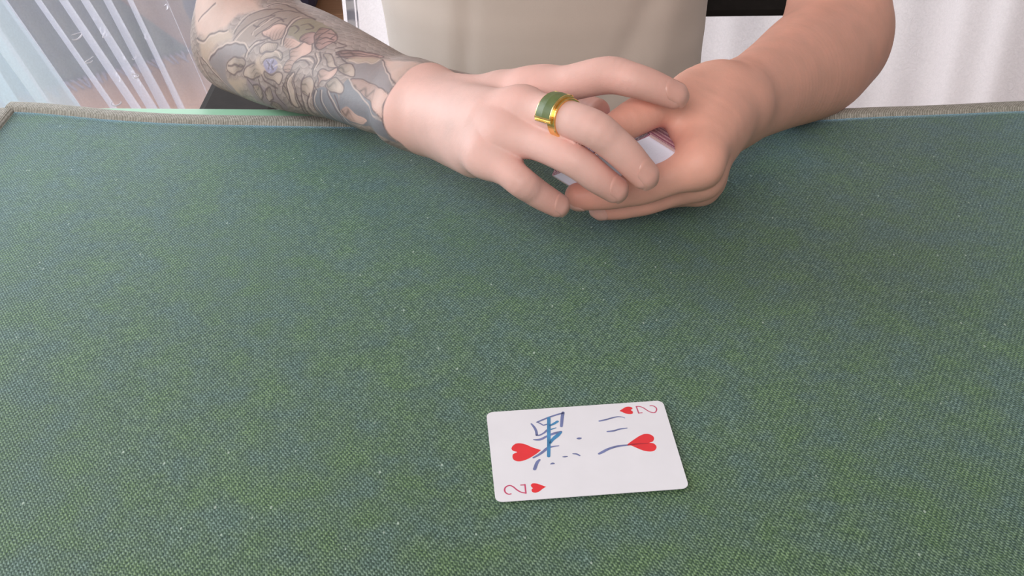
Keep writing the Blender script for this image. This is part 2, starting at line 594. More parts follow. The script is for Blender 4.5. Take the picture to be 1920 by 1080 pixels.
l_palm = [(Chain([J(1382, 196, .062, .0155), J(1350, 236, .064, .0145), J(1322, 278, .061, .0128), l_index[0]]), .014),
          (Chain([J(1382, 205, .054, .0160), J(1353, 254, .052, .0145), J(1330, 300, .047, .0125), l_middle[0]]), .012),
          (Chain([J(1382, 210, .045, .0155), J(1350, 256, .040, .0140), J(1328, 308, .033, .0122), l_ring[0]]), .012),
          (Chain([J(1382, 206, .038, .0155), J(1346, 250, .030, .0145), J(1328, 298, .024, .0122), l_pinky[0]]), .012),
          (Chain([J(1380, 185, .060, .0165), l_thumb[0]]), .016),
          (Chain([J(1350, 184, .066, .0170), J(1315, 215, .068, .0150), J(1296, 243, .066, .0125)]), .014),
          (Chain([J(1370, 190, .050, .0180), J(1330, 200, .044, .0160), J(1300, 215, .038, .0120)]), .016)]
left_arm = Body(l_fore + l_palm, [(fin(l_thumb), .012), (fin(l_index), .011), (fin(l_middle), .011), (fin(l_ring), .011), (fin(l_pinky), .011)])

# trunk, neck and head
TX = .035
trunk = Body([(Chain([(TX, 1.13, -.22, .125), (TX, 1.12, -.08, .120), (TX, 1.115, .10, .128), (TX, 1.12, .26, .135), (TX, 1.12, .34, .10)], flat=((0, 1, 0), 1.3)), .05),
              (Chain([(TX - .21, 1.11, .38, .052), (TX - .1, 1.12, .40, .062), (TX + .1, 1.12, .40, .062), (TX + .21, 1.11, .38, .052)]), .06),
              (Chain([(TX, 1.13, .40, .058), (TX, 1.115, .50, .055), (TX, 1.10, .54, .055)]), .04),
              (Chain([(TX, 1.11, .62, .085), (TX, 1.085, .57, .062), (TX, 1.04, .53, .034)]), .04),
              (Chain([(TX, 1.12, .66, .085), (TX, 1.05, .64, .070)]), .04),
              (Chain([(TX, 1.02, .64, .010), (TX, .985, .595, .014)]), .014),
              (Chain([(TX - .02, 1.0, .56, .007), (TX + .02, 1.0, .56, .007)]), .010),
              (Chain([(TX - .082, 1.10, .63, .012), (TX - .085, 1.105, .60, .012)], flat=((1, 0, 0), 2)), .008),
              (Chain([(TX + .082, 1.10, .63, .012), (TX + .085, 1.105, .60, .012)], flat=((1, 0, 0), 2)), .008)
              ])

# ------------------------------------------------------------------ build the body mesh with its skin colours
SKIN = np.array([.74, .445, .39])
SKIN_L = np.array([.765, .395, .310])  # same skin on the left arm, with the warmer light there put into its colour
RED = np.array([.66, .285, .225])
PALE = np.array([.76, .51, .47])


def skin_colors(V, reds, pales, base=SKIN):
    c = np.tile(base, (len(V), 1))
    for p, r, a in pales:
        w = a * np.exp(-((V - p) ** 2).sum(1) / (2 * r * r))
        c += w[:, None] * (PALE - c)
    for p, r, a in reds:
        w = a * np.exp(-((V - p) ** 2).sum(1) / (2 * r * r))
        c += w[:, None] * (RED - c)
    return c


Vr, Qr = surface(right_arm, (-.31, .545, -.03), (.165, .99, .125), .0012)
Vr = project(right_arm, relax(Vr, Qr, 1), 2)
Vl, Ql = surface(left_arm, (.02, .56, -.03), (.36, .99, .13), .0012)
Vl = project(left_arm, relax(Vl, Ql, 1), 2)
TAT_C = R_EL[None] + (R_WR - R_EL)[None] * np.linspace(0, 1, 9)[:, None]
fc = Vr[Qr].mean(1)
tt = (fc - R_EL) @ ax_f / np.linalg.norm(R_WR - R_EL)
Vr, Qr, _ = refine(Vr, Qr, (tt > -.35) & (tt < 1.05) & (fc[:, 2] > .0) & (fc[:, 2] < .11))
_e1 = norm(-FWD - ax_f * (-FWD @ ax_f)); _e2 = np.cross(ax_f, _e1)
fc = Vr[Qr].mean(1) - R_EL
sz = np.linalg.norm(Vr[Qr[:, 0]] - Vr[Qr[:, 2]], axis=1)
Vr, Qr, _ = refine(Vr, Qr, (sz < .00115) & (np.abs(np.arctan2(fc @ _e2, fc @ _e1)) < 1.45) & (fc @ ax_f > -.02) & (fc @ ax_f < .262))
def upper_part(ch, lo, hi):
    fn = Body([(ch, .03)])
    v, q = surface(fn, lo, hi, .003)
    return project(fn, v, 1), q


Vu, Qu = upper_part(r_upper, (-.34, .75, .1225), (-.08, 1.20, .46))
Qr = np.vstack([Qr, Qu + len(Vr)]); Vr = np.vstack([Vr, Vu])
Vu, Qu = upper_part(l_upper, (.14, .75, .1275), (.40, 1.20, .46))
Ql = np.vstack([Ql, Qu + len(Vl)]); Vl = np.vstack([Vl, Vu])
Vt, Qt = surface(trunk, (-.30, .93, -.36), (.38, 1.32, .79), .006)
Vt = project(trunk, Vt, 2, .004)


def tips(*fs):
    out = []
    for f in fs:
        out += [(f[-1][:3], .009, .55), (f[-2][:3], .008, .25), (f[2][:3], .009, .25)]
    return out


cR = skin_colors(Vr, tips(r_index, r_middle, r_ring, r_pinky, r_thumb) + [(f[0][:3] + [0, 0, .01], .010, .22) for f in (r_index, r_middle, r_ring, r_pinky)],
                 [(J(850, 220, .08, 0)[:3], .03, .6), (J(1050, 255, .09, 0)[:3], .03, .5)])
cL = skin_colors(Vl, tips(l_thumb, l_index, l_middle) + [(J(1290, 250, .085, 0)[:3], .012, .2), (l_index[-1][:3], .014, .6)], [], SKIN_L)
cT = np.tile(SKIN, (len(Vt), 1))
TAT_FILL = [('skin',[(-21.6,-9.8),(42.4,-26.0),(60.9,-20.8),(51.0,-14.8),(42.3,-10.5),(39.7,-0.6),(17.5,10.4),(1.6,9.1)]),
    ('beige',[(9.3,12.2),(33.8,3.5),(51.4,1.4),(54.1,6.5),(37.3,11.2),(25.7,18.4),(16.1,25.4),(8.3,22.2)]),
    ('grey',[(20.5,23.6),(34.9,16.4),(48.4,10.8),(71.9,7.2),(82.3,9.5),(74.3,14.3),(58.2,17.5),(50.3,24.2),(48.1,32.1),(49.9,42.4),(42.5,51.7),(32.0,45.5),(32.5,31.0)]),
    ('brown',[(57.3,4.3),(56.2,-5.4),(59.4,-17.2),(68.8,-27.1),(72.2,-35.0),(99.2,-34.6),(120.4,-31.6),(113.3,-26.2),(108.5,-20.2),(113.1,-11.1),(120.0,-2.2),(106.4,-2.3),(91.7,-1.2),(76.9,6.0)]),
    ('olive',[(115.3,-10.6),(108.8,-21.1),(114.2,-29.8),(132.2,-31.2),(153.7,-28.8),(136.3,-20.4),(131.2,-14.2),(132.3,-8.6),(121.3,-9.9)]),
    ('blue',[(167.3,23.3),(179.2,18.0),(196.7,19.1),(199.7,27.8),(205.1,36.8),(212.9,51.0),(184.4,49.3),(163.4,46.9),(163.6,35.0)]),
    ('dgrey',[(116.7,54.6),(148.2,54.2),(184.5,50.5),(205.2,51.3),(164.9,53.8),(130.0,56.9)]),
    ('mauve',[(82.6,26.4),(101.9,28.2),(116.0,31.9),(120.7,42.9),(93.9,55.9),(71.8,53.9),(78.7,39.2)]),
    ('grey',[(189.8,-6.3),(208.2,-15.5),(212.1,-26.1),(238.1,-8.5),(253.4,-0.3),(253.7,7.1),(236.4,4.8),(212.8,2.8),(203.5,7.1),(204.6,1.4)]),
    ('skin',[(213.4,-26.4),(247.8,-35.3),(248.7,-23.1),(251.5,-11.0),(252.9,-1.2),(238.1,-8.5)]),
    ('pink',[(204.1,7.0),(213.3,3.4),(237.4,5.3),(253.5,7.7),(254.9,16.6),(255.9,23.9),(242.5,19.9),(218.0,13.8)]),
    ('blue',[(199.6,18.5),(199.4,10.5),(203.8,7.1),(218.3,14.2),(242.9,20.6),(255.9,26.0),(257.2,33.3),(260.2,41.9),(248.3,35.5),(216.7,38.2),(200.2,35.8)]),
    ('pink',[(199.6,31.7),(207.9,26.2),(217.5,29.1),(229.4,32.3),(219.0,37.2),(204.4,35.8)]),
    ('light',[(52.9,23.0),(60.3,17.3),(74.4,14.7),(82.2,16.0),(79.9,20.3),(65.0,25.8),(55.9,26.3)]),
    ('light',[(80.5,22.6),(86.6,17.9),(95.5,15.9),(103.0,18.1),(100.8,22.8),(90.7,25.5),(81.2,25.4)]),
    ('beige',[(46.6,33.3),(62.2,29.2),(80.5,26.9),(75.0,31.7),(53.4,41.7),(48.9,45.7),(49.5,38.9)]),
    ('light',[(100.8,11.8),(102.9,8.9),(107.6,6.3),(117.2,3.6),(124.4,4.0),(125.4,8.2),(117.3,8.2),(109.0,10.6),(104.4,14.6)]),
    ('light',[(97.3,6.3),(99.1,2.3),(106.6,-0.4),(113.7,-0.7),(114.4,4.1),(105.7,6.2),(100.7,8.6)]),
    ('pink',[(130.8,13.6),(132.3,8.3),(134.2,6.0),(130.7,0.8),(135.9,-4.2),(137.8,-10.1),(144.5,-11.1),(149.9,-7.0),(150.7,-2.7),(145.5,2.5),(141.1,7.5),(139.4,13.5),(135.4,15.7)]),
    ('pink',[(88.7,-4.7),(92.5,-9.0),(93.6,-12.7),(101.8,-16.3),(111.0,-13.2),(115.2,-6.8),(108.0,-2.4),(97.1,-2.6)]),
    ('pink',[(117.3,-6.8),(127.2,-7.8),(134.8,-7.3),(131.8,-1.5),(123.0,-0.6)]),
    ('mpink',[(131.3,-10.2),(130.8,-15.9),(138.0,-19.8),(146.0,-14.5),(145.2,-9.4),(135.9,-8.9)]),
    ('mpink',[(138.8,-19.9),(136.7,-27.3),(149.9,-29.0),(161.3,-22.5),(159.9,-12.0),(155.3,-7.4),(146.2,-12.8)]),
    ('light',[(164.6,-5.7),(172.0,-7.8),(181.0,-1.4),(185.3,0.9),(176.3,2.2),(170.8,-1.9)]),
    ('pink',[(173.1,14.0),(169.8,10.7),(171.7,6.1),(179.9,5.1),(185.6,1.3),(186.9,8.2),(181.6,12.5),(176.3,14.3),(173.9,18.1)]),
    ('light',[(186.5,2.1),(188.5,-4.5),(195.7,-6.3),(205.0,1.3),(202.6,4.4),(194.8,3.6)]),
    ('light',[(153.9,17.4),(161.8,13.7),(168.3,16.7),(168.2,22.2),(162.0,27.4),(153.8,25.8)]),
    ('light',[(185.5,11.3),(191.3,8.8),(201.5,13.2),(201.7,17.8),(190.6,19.4),(181.9,16.6)]),
    ('light',[(133.2,22.3),(137.1,16.5),(144.2,13.5),(142.3,21.0),(143.4,28.1),(138.2,39.9),(132.2,40.8),(130.3,33.0),(129.2,27.3)]),
    ('beige',[(100.0,10.2),(103.3,13.9),(107.7,17.5),(104.4,21.2),(97.5,17.2),(96.8,12.4)]),
    ('light',[(107.8,19.1),(117.9,19.4),(127.3,16.3),(130.4,18.4),(125.8,25.1),(119.3,22.5),(110.9,22.8)]),
    ('purple',[(106.5,13.5),(110.5,10.3),(118.0,9.5),(123.6,12.5),(121.7,17.1),(113.1,18.8),(108.4,16.9)]),
    ('light',[(74.4,49.7),(78.3,51.6),(87.0,56.1),(79.8,56.9),(73.5,54.7)]),
    ('light',[(101.9,41.3),(110.2,43.0),(95.1,57.6),(93.6,55.8),(85.4,53.0)]),
    ('light',[(95.8,51.7),(95.9,58.2),(113.0,57.6),(103.7,58.7),(93.7,57.2)]),
    ('light',[(148.0,56.1),(159.4,53.6),(168.2,54.3),(161.8,53.5)]),
    ('light',[(89.5,29.8),(97.9,28.7),(98.4,34.2),(86.5,41.6),(86.9,35.9)]),
    ('light',[(107.8,29.3),(113.0,29.4),(109.4,36.9),(99.1,40.7),(101.2,34.8)]),
    ('mpink',[(173.4,-12.7),(184.5,-21.1),(205.8,-30.7),(209.4,-25.7),(195.2,-14.9),(181.3,-9.1)]),
    ('beige',[(188.1,-10.6),(209.1,-26.0),(209.3,-16.0),(202.5,-15.2),(198.0,-10.1)]),
    ]
TAT_DARK = [[(55.6,1.8),(54.5,-5.1),(57.0,-13.9),(66.1,-22.3),(80.0,-27.5)],
    [(57.9,6.0),(62.3,-1.1),(69.8,-11.3),(82.0,-20.2)],
    [(77.9,-1.7),(78.4,-10.8),(83.3,-19.4)],
    [(84.5,-0.8),(89.5,-8.5),(92.9,-16.1),(97.5,-21.2)],
    [(61.6,-24.6),(63.6,-31.4),(75.6,-33.4),(97.7,-32.4)],
    [(77.7,-17.2),(82.5,-26.2),(99.9,-31.3),(120.8,-31.3)],
    [(119.8,-1.6),(114.2,-10.2),(108.5,-20.2),(110.3,-27.9),(118.9,-32.3)],
    [(116.7,-1.4),(111.6,-9.3),(104.7,-19.6),(104.0,-27.1)],
    [(81.4,13.7),(82.6,8.6),(88.4,2.5),(101.2,-2.3)],
    [(85.5,10.9),(90.6,4.9),(97.6,0.8)],
    [(-0.2,1.6),(6.2,-4.1),(12.8,-10.3)],
    [(1.6,11.6),(11.6,12.9),(24.0,6.4),(42.2,1.6)],
    [(1.5,21.4),(8.1,34.9),(11.2,49.7),(36.9,52.4)],
    [(8.0,23.1),(26.3,32.2),(40.7,43.6)],
    [(22.3,22.9),(36.9,15.2),(52.5,9.7),(71.6,6.8),(82.2,9.4)],
    [(170.1,21.9),(164.7,30.5),(160.4,44.1),(166.7,52.3),(190.6,51.9)],
    [(176.3,20.9),(176.2,29.4),(176.4,41.0),(183.1,49.5),(205.4,50.3)],
    [(184.5,19.4),(190.9,26.6),(196.1,35.6),(195.5,46.5),(214.6,50.5),(254.9,40.2)],
    [(194.2,21.4),(198.8,27.9),(199.4,36.1)],
    [(151.5,28.7),(146.8,38.3),(132.5,57.4)],
    [(145.5,27.8),(142.7,37.8),(131.7,53.3)],
    [(163.0,25.0),(154.8,34.5),(150.7,44.9),(149.7,55.2)],
    [(170.3,14.5),(169.6,18.3),(173.1,21.4)],
    [(130.8,22.7),(134.7,29.3),(129.8,39.9)],
    [(141.3,14.5),(135.9,21.9),(134.7,29.3),(131.5,42.7)],
    [(148.2,11.0),(144.6,18.9),(145.5,27.8),(143.7,38.9)],
    [(156.8,13.2),(152.7,21.2),(152.4,28.6)],
    [(145.5,2.5),(152.7,-0.4),(160.8,2.0),(162.1,8.2)],
    [(142.5,7.2),(151.2,3.4),(157.6,6.1)],
    [(155.9,-3.7),(162.5,0.4),(163.5,7.9),(165.3,12.5)],
    [(159.3,-6.4),(165.5,-1.6),(165.6,5.3)],
    [(173.1,-11.4),(184.8,-20.9),(204.5,-29.0)],
    [(178.3,-7.4),(193.0,-17.2),(209.1,-27.6)],
    [(175.5,-9.6),(188.8,-18.6),(206.4,-27.2)],
    [(212.4,-25.8),(230.2,-13.0),(253.1,-0.7)],
    [(55.6,22.4),(66.8,20.2),(79.3,19.6)],
    [(111.3,-16.1),(114.2,-18.9),(120.6,-16.8),(121.4,-12.5)],
    [(118.1,-20.9),(122.3,-25.1),(131.1,-23.0),(127.1,-19.6)],
    [(148.4,-15.2),(151.9,-20.3),(159.3,-20.9)],
    [(155.3,-13.4),(157.7,-18.2),(165.3,-18.6)],
    [(154.2,-6.9),(149.4,-10.9),(145.1,-19.0),(143.6,-29.6)],
    [(109.7,12.2),(113.4,13.3),(112.7,15.9)],
    [(117.2,10.9),(116.0,13.7),(119.0,15.8)],
    [(104.4,21.2),(110.2,25.4),(122.5,27.3)],
    [(99.9,25.0),(100.4,30.1),(102.1,35.7)],
    [(84.1,27.1),(89.9,33.4),(85.2,44.7)],
    [(119.8,25.9),(117.7,33.7),(118.7,41.8)],
    [(36.9,52.4),(65.7,54.1),(92.8,57.7),(130.0,56.9)],
    [(165.6,-21.0),(175.3,-20.9),(169.4,-15.0)],
    [(147.8,-24.5),(154.8,-26.8),(156.0,-20.9)],
    [(190.3,-6.5),(182.3,-7.9),(176.1,-11.5)],
    [(72.5,-7.1),(82.3,-8.2),(82.0,-14.5)],
    [(85.9,-15.6),(87.8,-19.1),(98.8,-18.2)],
    [(252.8,1.3),(254.1,9.8),(254.4,16.7),(255.9,23.1),(257.2,30.0),(259.4,35.7)],
    ]
TAT_LIGHT = [[(52.7,1.2),(52.1,-5.6),(54.1,-14.8),(63.3,-23.7)],
    [(61.3,6.1),(64.9,-0.8),(72.3,-10.9)],
    [(80.2,-1.3),(78.1,-3.8),(82.4,-9.4),(84.9,-17.5)],
    [(60.5,-25.1),(61.3,-32.4),(74.1,-35.0)],
    [(118.5,-1.3),(112.9,-9.7),(106.6,-19.8),(107.0,-27.6)],
    [(83.3,13.1),(84.3,8.0),(91.5,2.0)],
    [(2.4,1.8),(8.6,-3.9),(14.9,-10.2)],
    [(1.9,12.9),(11.8,14.0),(25.4,7.1),(45.1,2.3)],
    [(11.2,23.5),(29.6,32.4),(42.2,44.2)],
    [(20.1,22.4),(34.9,14.7),(50.8,9.0),(71.6,5.8),(83.3,8.3)],
    [(171.9,21.6),(167.5,29.7),(166.6,40.9),(167.6,52.4),(195.1,49.6)],
    [(178.2,20.6),(178.5,28.8),(181.5,38.4),(184.6,49.1)],
    [(186.4,19.1),(193.0,25.8),(199.3,34.0),(204.1,41.3),(215.7,50.1)],
    [(164.3,25.3),(157.2,34.0),(156.1,42.3)],
    [(153.7,28.2),(150.4,37.0),(141.4,52.7)],
    [(202.4,6.9),(216.8,14.0),(235.9,21.8),(254.9,25.3)],
    [(214.0,-23.4),(229.4,-12.2),(251.9,0.3)],
    [(189.4,-9.9),(198.2,-9.9),(202.8,-14.8),(209.7,-15.8),(210.2,-25.2)],
    [(2.9,22.9),(1.7,30.1),(4.8,39.8),(3.8,53.6)],
    [(143.0,14.7),(137.5,21.7),(136.7,29.1),(135.2,41.1)],
    [(114.7,4.6),(119.9,5.0),(123.8,7.0)],
    [(146.9,3.3),(152.7,1.5),(159.6,3.5)],
    [(157.8,-3.7),(164.0,-0.0),(165.1,7.6)],
    [(120.1,14.0),(125.5,11.3),(128.9,12.6)],
    ]
TAT_END = [(247.7,-34.0),(248.7,-23.1),(251.5,-11.0),(252.9,-0.1),(253.9,9.2),(254.9,16.6),(256.3,23.0),(257.5,29.6),(259.4,35.2),(263.5,42.0)]
# tattoo sleeve: flat design in forearm coordinates, s = millimetres from the elbow, w = millimetres round the arm
e1_ = norm(-FWD - ax_f * (-FWD @ ax_f)); e2_ = np.cross(ax_f, e1_)
TONE = dict(skin=(.62, .42, .36), beige=(.50, .37, .30), grey=(.29, .24, .245), brown=(.33, .245, .215), olive=(.29, .235, .175), blue=(.215, .205, .23),
            dgrey=(.195, .17, .185), mauve=(.33, .25, .26), pink=(.66, .43, .37), light=(.55, .42, .36), mpink=(.48, .30, .275), purple=(.29, .25, .36))
q_ = Vr - R_EL
ts = q_ @ ax_f * 1000
tw_ = np.arctan2(q_ @ e2_, q_ @ e1_) * 34
te = np.array(TAT_END)
bare = ts - np.interp(tw_, te[:, 1], te[:, 0])
act = np.nonzero(bare < 1.5)[0]
X = np.stack([ts[act], tw_[act]], 1)


def seg_dist(P, A, B, closed_width=None):
    ab = B - A
    t = np.clip(((P - A) @ ab) / max(ab @ ab, 1e-9), 0, 1)
    r = P - A - t[:, None] * ab
    return np.sqrt((r * r).sum(1))


def smooth_open(P, n=4):
    P = np.asarray(P, float)
    if len(P) < 3: return P
    return catmull(P, n)


def local(P, pad):
    return np.nonzero(np.all((X > P.min(0) - pad) & (X < P.max(0) + pad), 1))[0]


wob = np.stack([np.sin(X[:, 1] * .5 + X[:, 0] * .25) * .35, np.sin(X[:, 0] * .45 - X[:, 1] * .2) * .35], 1)
X = X + wob
tc_ = np.tile(np.array((.40, .31, .285)), (len(X), 1))
shade = .5 + .5 * np.sin(X[:, 0] * .22 + np.sin(X[:, 1] * .17) * 2) * np.sin(X[:, 1] * .25 + 1)
tc_ *= (.84 + .24 * shade)[:, None]
ink = np.array((.135, .09, .095))
# background of overlapping scales between the flowers
for half in (0, 1):
    wx = 3.2 * np.sin(X[:, 1] * .11 + 1) + 2.2 * np.sin(X[:, 0] * .07); wy = 3.0 * np.sin(X[:, 0] * .09 + X[:, 1] * .05)
    su = (X[:, 0] + wx) / 8.5 + half * .5; sv = (X[:, 1] + wy + X[:, 0] * .22) / 9.0 + half * .5
    fu, fv = su - np.floor(su) - .5, sv - np.floor(sv)
    rr_ = np.sqrt((fu * 8.5) ** 2 + (fv * 9.0) ** 2)
    ln = np.clip(1 - np.abs(rr_ - 5.4) / .55, 0, 1) ** .6
    ln2 = np.clip(1 - np.abs(rr_ - 4.5) / .6, 0, 1)
    dk = np.clip((4.2 - rr_) / 4.2, 0, 1) * (rr_ < 5.4)
    tc_ *= (1 - .22 * dk)[:, None]
    tc_ += (ln2 * .22)[:, None] * (np.array((.52, .40, .35)) - tc_)
    tc_ += (ln * .36)[:, None] * (ink - tc_)
HEART = np.array([f for f in TAT_FILL if f[0] == 'purple'][0][1]).mean(0)
for tone, P in TAT_FILL:
    P = smooth_closed(P, 4) if tone not in ('skin',) else np.array(P, float)
    ii = local(P, 1.2)
    if not len(ii): continue
    x = X[ii]
    d = np.full(len(x), 9.); ins = np.zeros(len(x), bool)
    for a, b in zip(P, np.roll(P, -1, 0)):
        d = np.minimum(d, seg_dist(x, a, b))
        c = (a[1] > x[:, 1]) != (b[1] > x[:, 1])
        with np.errstate(divide='ignore', invalid='ignore'):
            ins ^= c & (x[:, 0] < (b[0] - a[0]) * (x[:, 1] - a[1]) / (b[1] - a[1]) + a[0])
    sd = np.where(ins, -d, d)
    soft = 2.2 if tone in ('skin', 'beige', 'brown', 'dgrey') else .35
    w = np.clip(.5 - sd / (2 * soft), 0, 1)
    col = np.array(TONE[tone])
    if tone in ('light', 'pink', 'mpink'):                 # petals: inked shading towards the root, as tattooed
        cxy = P.mean(0)
        out_ = norm(cxy - HEART + 1e-3)
        g = np.clip(((x - cxy) @ out_) / 9 + .45, 0, 1)
        ang = np.arctan2((x - HEART) @ np.array([-out_[1], out_[0]]), (x - HEART) @ out_)
        vein = np.clip(np.cos(ang * 46 + np.sin(np.linalg.norm(x - HEART, axis=1) * .6)), 0, 1) ** 3 * np.clip(1.1 - g * 1.3, 0, 1)
        inner = np.clip(1 - np.abs(sd + 1.5) / .5, 0, 1)
        col = col * (1 - .36 * (1 - g) - .30 * vein - .12 * inner)[:, None]
    tc_[ii] += (w * .92)[:, None] * (col - tc_[ii])
    if tone in ('light', 'pink', 'mpink', 'purple') and len(P) > 30 or tone in ('light', 'mpink'):
        lw = np.clip(1 - np.abs(sd) / .85, 0, 1) ** .6
        tc_[ii] += (lw * .85)[:, None] * (ink - tc_[ii])
for lines, col, wd, am in ((TAT_DARK, ink, .95, .88), (TAT_LIGHT, np.array((.62, .47, .41)), .80, .75)):
    for P in lines:
        P = smooth_open(P)
        ii = local(P, 1.5)
        if not len(ii): continue
        x = X[ii]; d = np.full(len(x), 9.)
        for k_ in range(len(P) - 1):
            d = np.minimum(d, seg_dist(x, P[k_], P[k_ + 1]))
        w = np.clip(1 - d / wd, 0, 1) ** .6 * am
        tc_[ii] += w[:, None] * (col - tc_[ii])
# stippled stamens in the flower heart
for k_ in range(26):
    pc = np.array(TAT_FILL[25 if False else [i for i, f in enumerate(TAT_FILL) if f[0] == 'purple'][0]][1]).mean(0)
    a_ = k_ * 2.4; r_ = .9 * math.sqrt(k_ + .5)
    d = np.sqrt(((X - pc - [r_ * math.cos(a_), r_ * math.sin(a_)]) ** 2).sum(1))
    w = np.clip(1 - d / .75, 0, 1) * .6
    tc_ += w[:, None] * (np.array((.62, .56, .68) if k_ % 2 else (.20, .17, .26)) - tc_)
tc_ *= .92
fade = np.clip(.5 - bare[act] / 1.0, 0, 1)
cR[act] += fade[:, None] * (tc_ - cR[act])

V = np.vstack([Vr, Vl, Vt])
Q = np.vstack([Qr, Ql + len(Vr), Qt + len(Vr) + len(Vl)])
body_me = mesh_np('person', V, Q)
att = body_me.color_attributes.new('skin_tint', 'FLOAT_COLOR', 'POINT')
att.data.foreach_set('color', np.c_[np.vstack([cR, cL, cT]), np.ones(len(V))].astype(np.float32).ravel())

n = NT('skin')
a = n.n('ShaderNodeAttribute', attribute_name='skin_tint')
mott = n.ramp(n.noise(55, 3), [(.3, (.93, .93, .93)), (.7, (1.06, 1.03, 1.03))])
n.l(n.mix(1.0, a.outputs['Color'], mott, 'MULTIPLY'), n.b.inputs['Base Color'])
n.set(Roughness=.5, Subsurface_Weight=.12, Subsurface_Radius=(1., .35, .2), Subsurface_Scale=.006, Specular_IOR_Level=.35)
hh = n.math('ADD', n.noise(420, 3), n.math('MULTIPLY', n.noise(1400, 2), .5))
n.bump(hh, .18, .0007)
M_SKIN = n.m
person = link('person', body_me, M_SKIN)
tag(person, 'person in a beige shirt with one tattooed forearm, hands folded over a card deck', 'person')

n = NT('fingernail')
n.l(n.ramp(n.noise(150, 2), [(.3, (.66, .345, .29)), (.7, (.70, .38, .325))]), n.b.inputs['Base Color'])
n.set(Roughness=.36, Subsurface_Weight=.1, Subsurface_Scale=.003, Coat_Weight=.12, Coat_Roughness=.2)
M_NAIL = n.m


def nail(fn, pts, dorsal, length, width, back=.55, skew=0.0):
    """a curved nail plate laid on the finger end; dorsal points out of the finger back"""
    tip, prev = pts[-1][:3], pts[-2][:3]
    d = norm(tip - prev); r = pts[-1][3]
    up = norm(dorsal - d * (np.asarray(dorsal) @ d))
    s = np.cross(d, up)
    end = tip + d * (r * .93)
    nu, nv = 15, 13
    top = []
    for i in range(nu):
        u = i / (nu - 1)
        for j in range(nv):
            v = j / (nv - 1) * 2 - 1
            # rounded outline: proximal end rounded, free edge gently curved
            w = width * (1 - .22 * max(0, (.25 - u) / .25) ** 2)
            uu = u * length - .16 * length * (v * v) * (1 if u > .6 else 0) * (u - .6) / .4 + .20 * length * v * v * max(0, .5 - u) / .5
            a = v * 1.02                                        # angle round the finger
            p = end - d * (length - uu)
            o = up * math.cos(a) + s * math.sin(a)
            lat = s * (math.sin(a) / math.sin(1.02)) * w
            top.append(p + lat + up * .02)
    P = np.array(top)
    # drop onto the finger
    for _ in range(14):
        dd = fn(P)
        P = P - up * np.clip(dd, -.004, .02)[:, None] * .8
    K = np.array([[1, -1, -1], [-1, -1, 1], [-1, 1, -1], [1, 1, 1]], float)
    g = sum(kk[None, :] * fn(P + kk * 4e-4)[:, None] for kk in K); g /= np.linalg.norm(g, axis=1)[:, None] + 1e-9
    G = P.reshape(nu, nv, 3)
    rim = np.zeros((nu, nv)); rim[:1] = 1; rim[:, :1] = 1; rim[:, -1:] = 1
    lift = np.where(rim.ravel() > 0, -.0002, .00042)
    T = P + g * lift[:, None]
    T = T.reshape(nu, nv, 3)
    T[-1] += d * .0005
    T = T.reshape(-1, 3)
    Bm = P - g * .0009
    Fq = grid_faces(nu, nv)
    nn = len(T)
    me = mesh_np('fingernail', np.vstack([T, Bm]), np.vstack([Fq[:, ::-1], Fq + nn]))
    o = link('fingernail', me, M_NAIL, person)
    return o


cam_up = norm([-.05, -.55, .85])
nail(Chain(r_index, 4), r_index, norm([.20, -.70, .68]), .0165, .0066)
nail(Chain(r_middle, 4), r_middle, norm([.25, -.70, .68]), .0165, .0068)
nail(Chain(r_ring, 4), r_ring, norm([.15, -.70, .68]), .0152, .0064)
nail(Chain(r_pinky, 4), r_pinky, norm([.10, -.70, .68]), .0135, .0057)
nail(Chain(l_thumb, 4), l_thumb, norm([-.25, .1, .95]), .0130, .0068)
nail(Chain(l_index, 4), l_index, norm([0, -.50, -.85]), .0110, .0058)
nail(Chain(l_middle, 4), l_middle, norm([-.1, -.95, -.05]), .0110, .0058)

# ------------------------------------------------------------------ clothes
n = NT('beige_shirt')
n.l(n.ramp(n.noise(9, 3), [(.3, (.70, .585, .52)), (.7, (.75, .635, .57))]), n.b.inputs['Base Color'])
n.set(Roughness=.85, Sheen_Weight=.25, Specular_IOR_Level=.2)
sep = n.n('ShaderNodeSeparateXYZ'); n.l(n.obj(), sep.inputs[0])
n.bump(n.math('MULTIPLY', n.math('SINE', n.math('MULTIPLY', sep.outputs[0], 5200)), n.math('SINE', n.math('MULTIPLY', sep.outputs[2], 5200))), .12, .0003)
M_SHIRT = n.m
M_TROUS = simple_mat('dark_trousers', (.045, .036, .038), .85, var=.15, scale=60)
M_HAIR = simple_mat('black_hair', (.02, .017, .016), .5, var=.3, scale=80)


class Shirt(Body):
    def __call__(self, P):
        d = super().__call__(P)
        x, z = P[:, 0], P[:, 2]
        front = np.clip((1.10 - P[:, 1]) / .06, 0, 1)
        cr = -.0016 * np.exp(-((x + .035 - .06 * z) / .007) ** 2) + .0012 * np.exp(-((x + .052 - .06 * z) / .010) ** 2)
        cr += .003 * np.exp(-((x - .150 - .30 * z) / .016) ** 2) - .0025 * np.exp(-((x - .118 - .45 * z) / .012) ** 2)
        cr += .0012 * np.sin(x * 38 + z * 22) * np.sin(z * 19 - x * 9 + 1)
        return d - front * cr


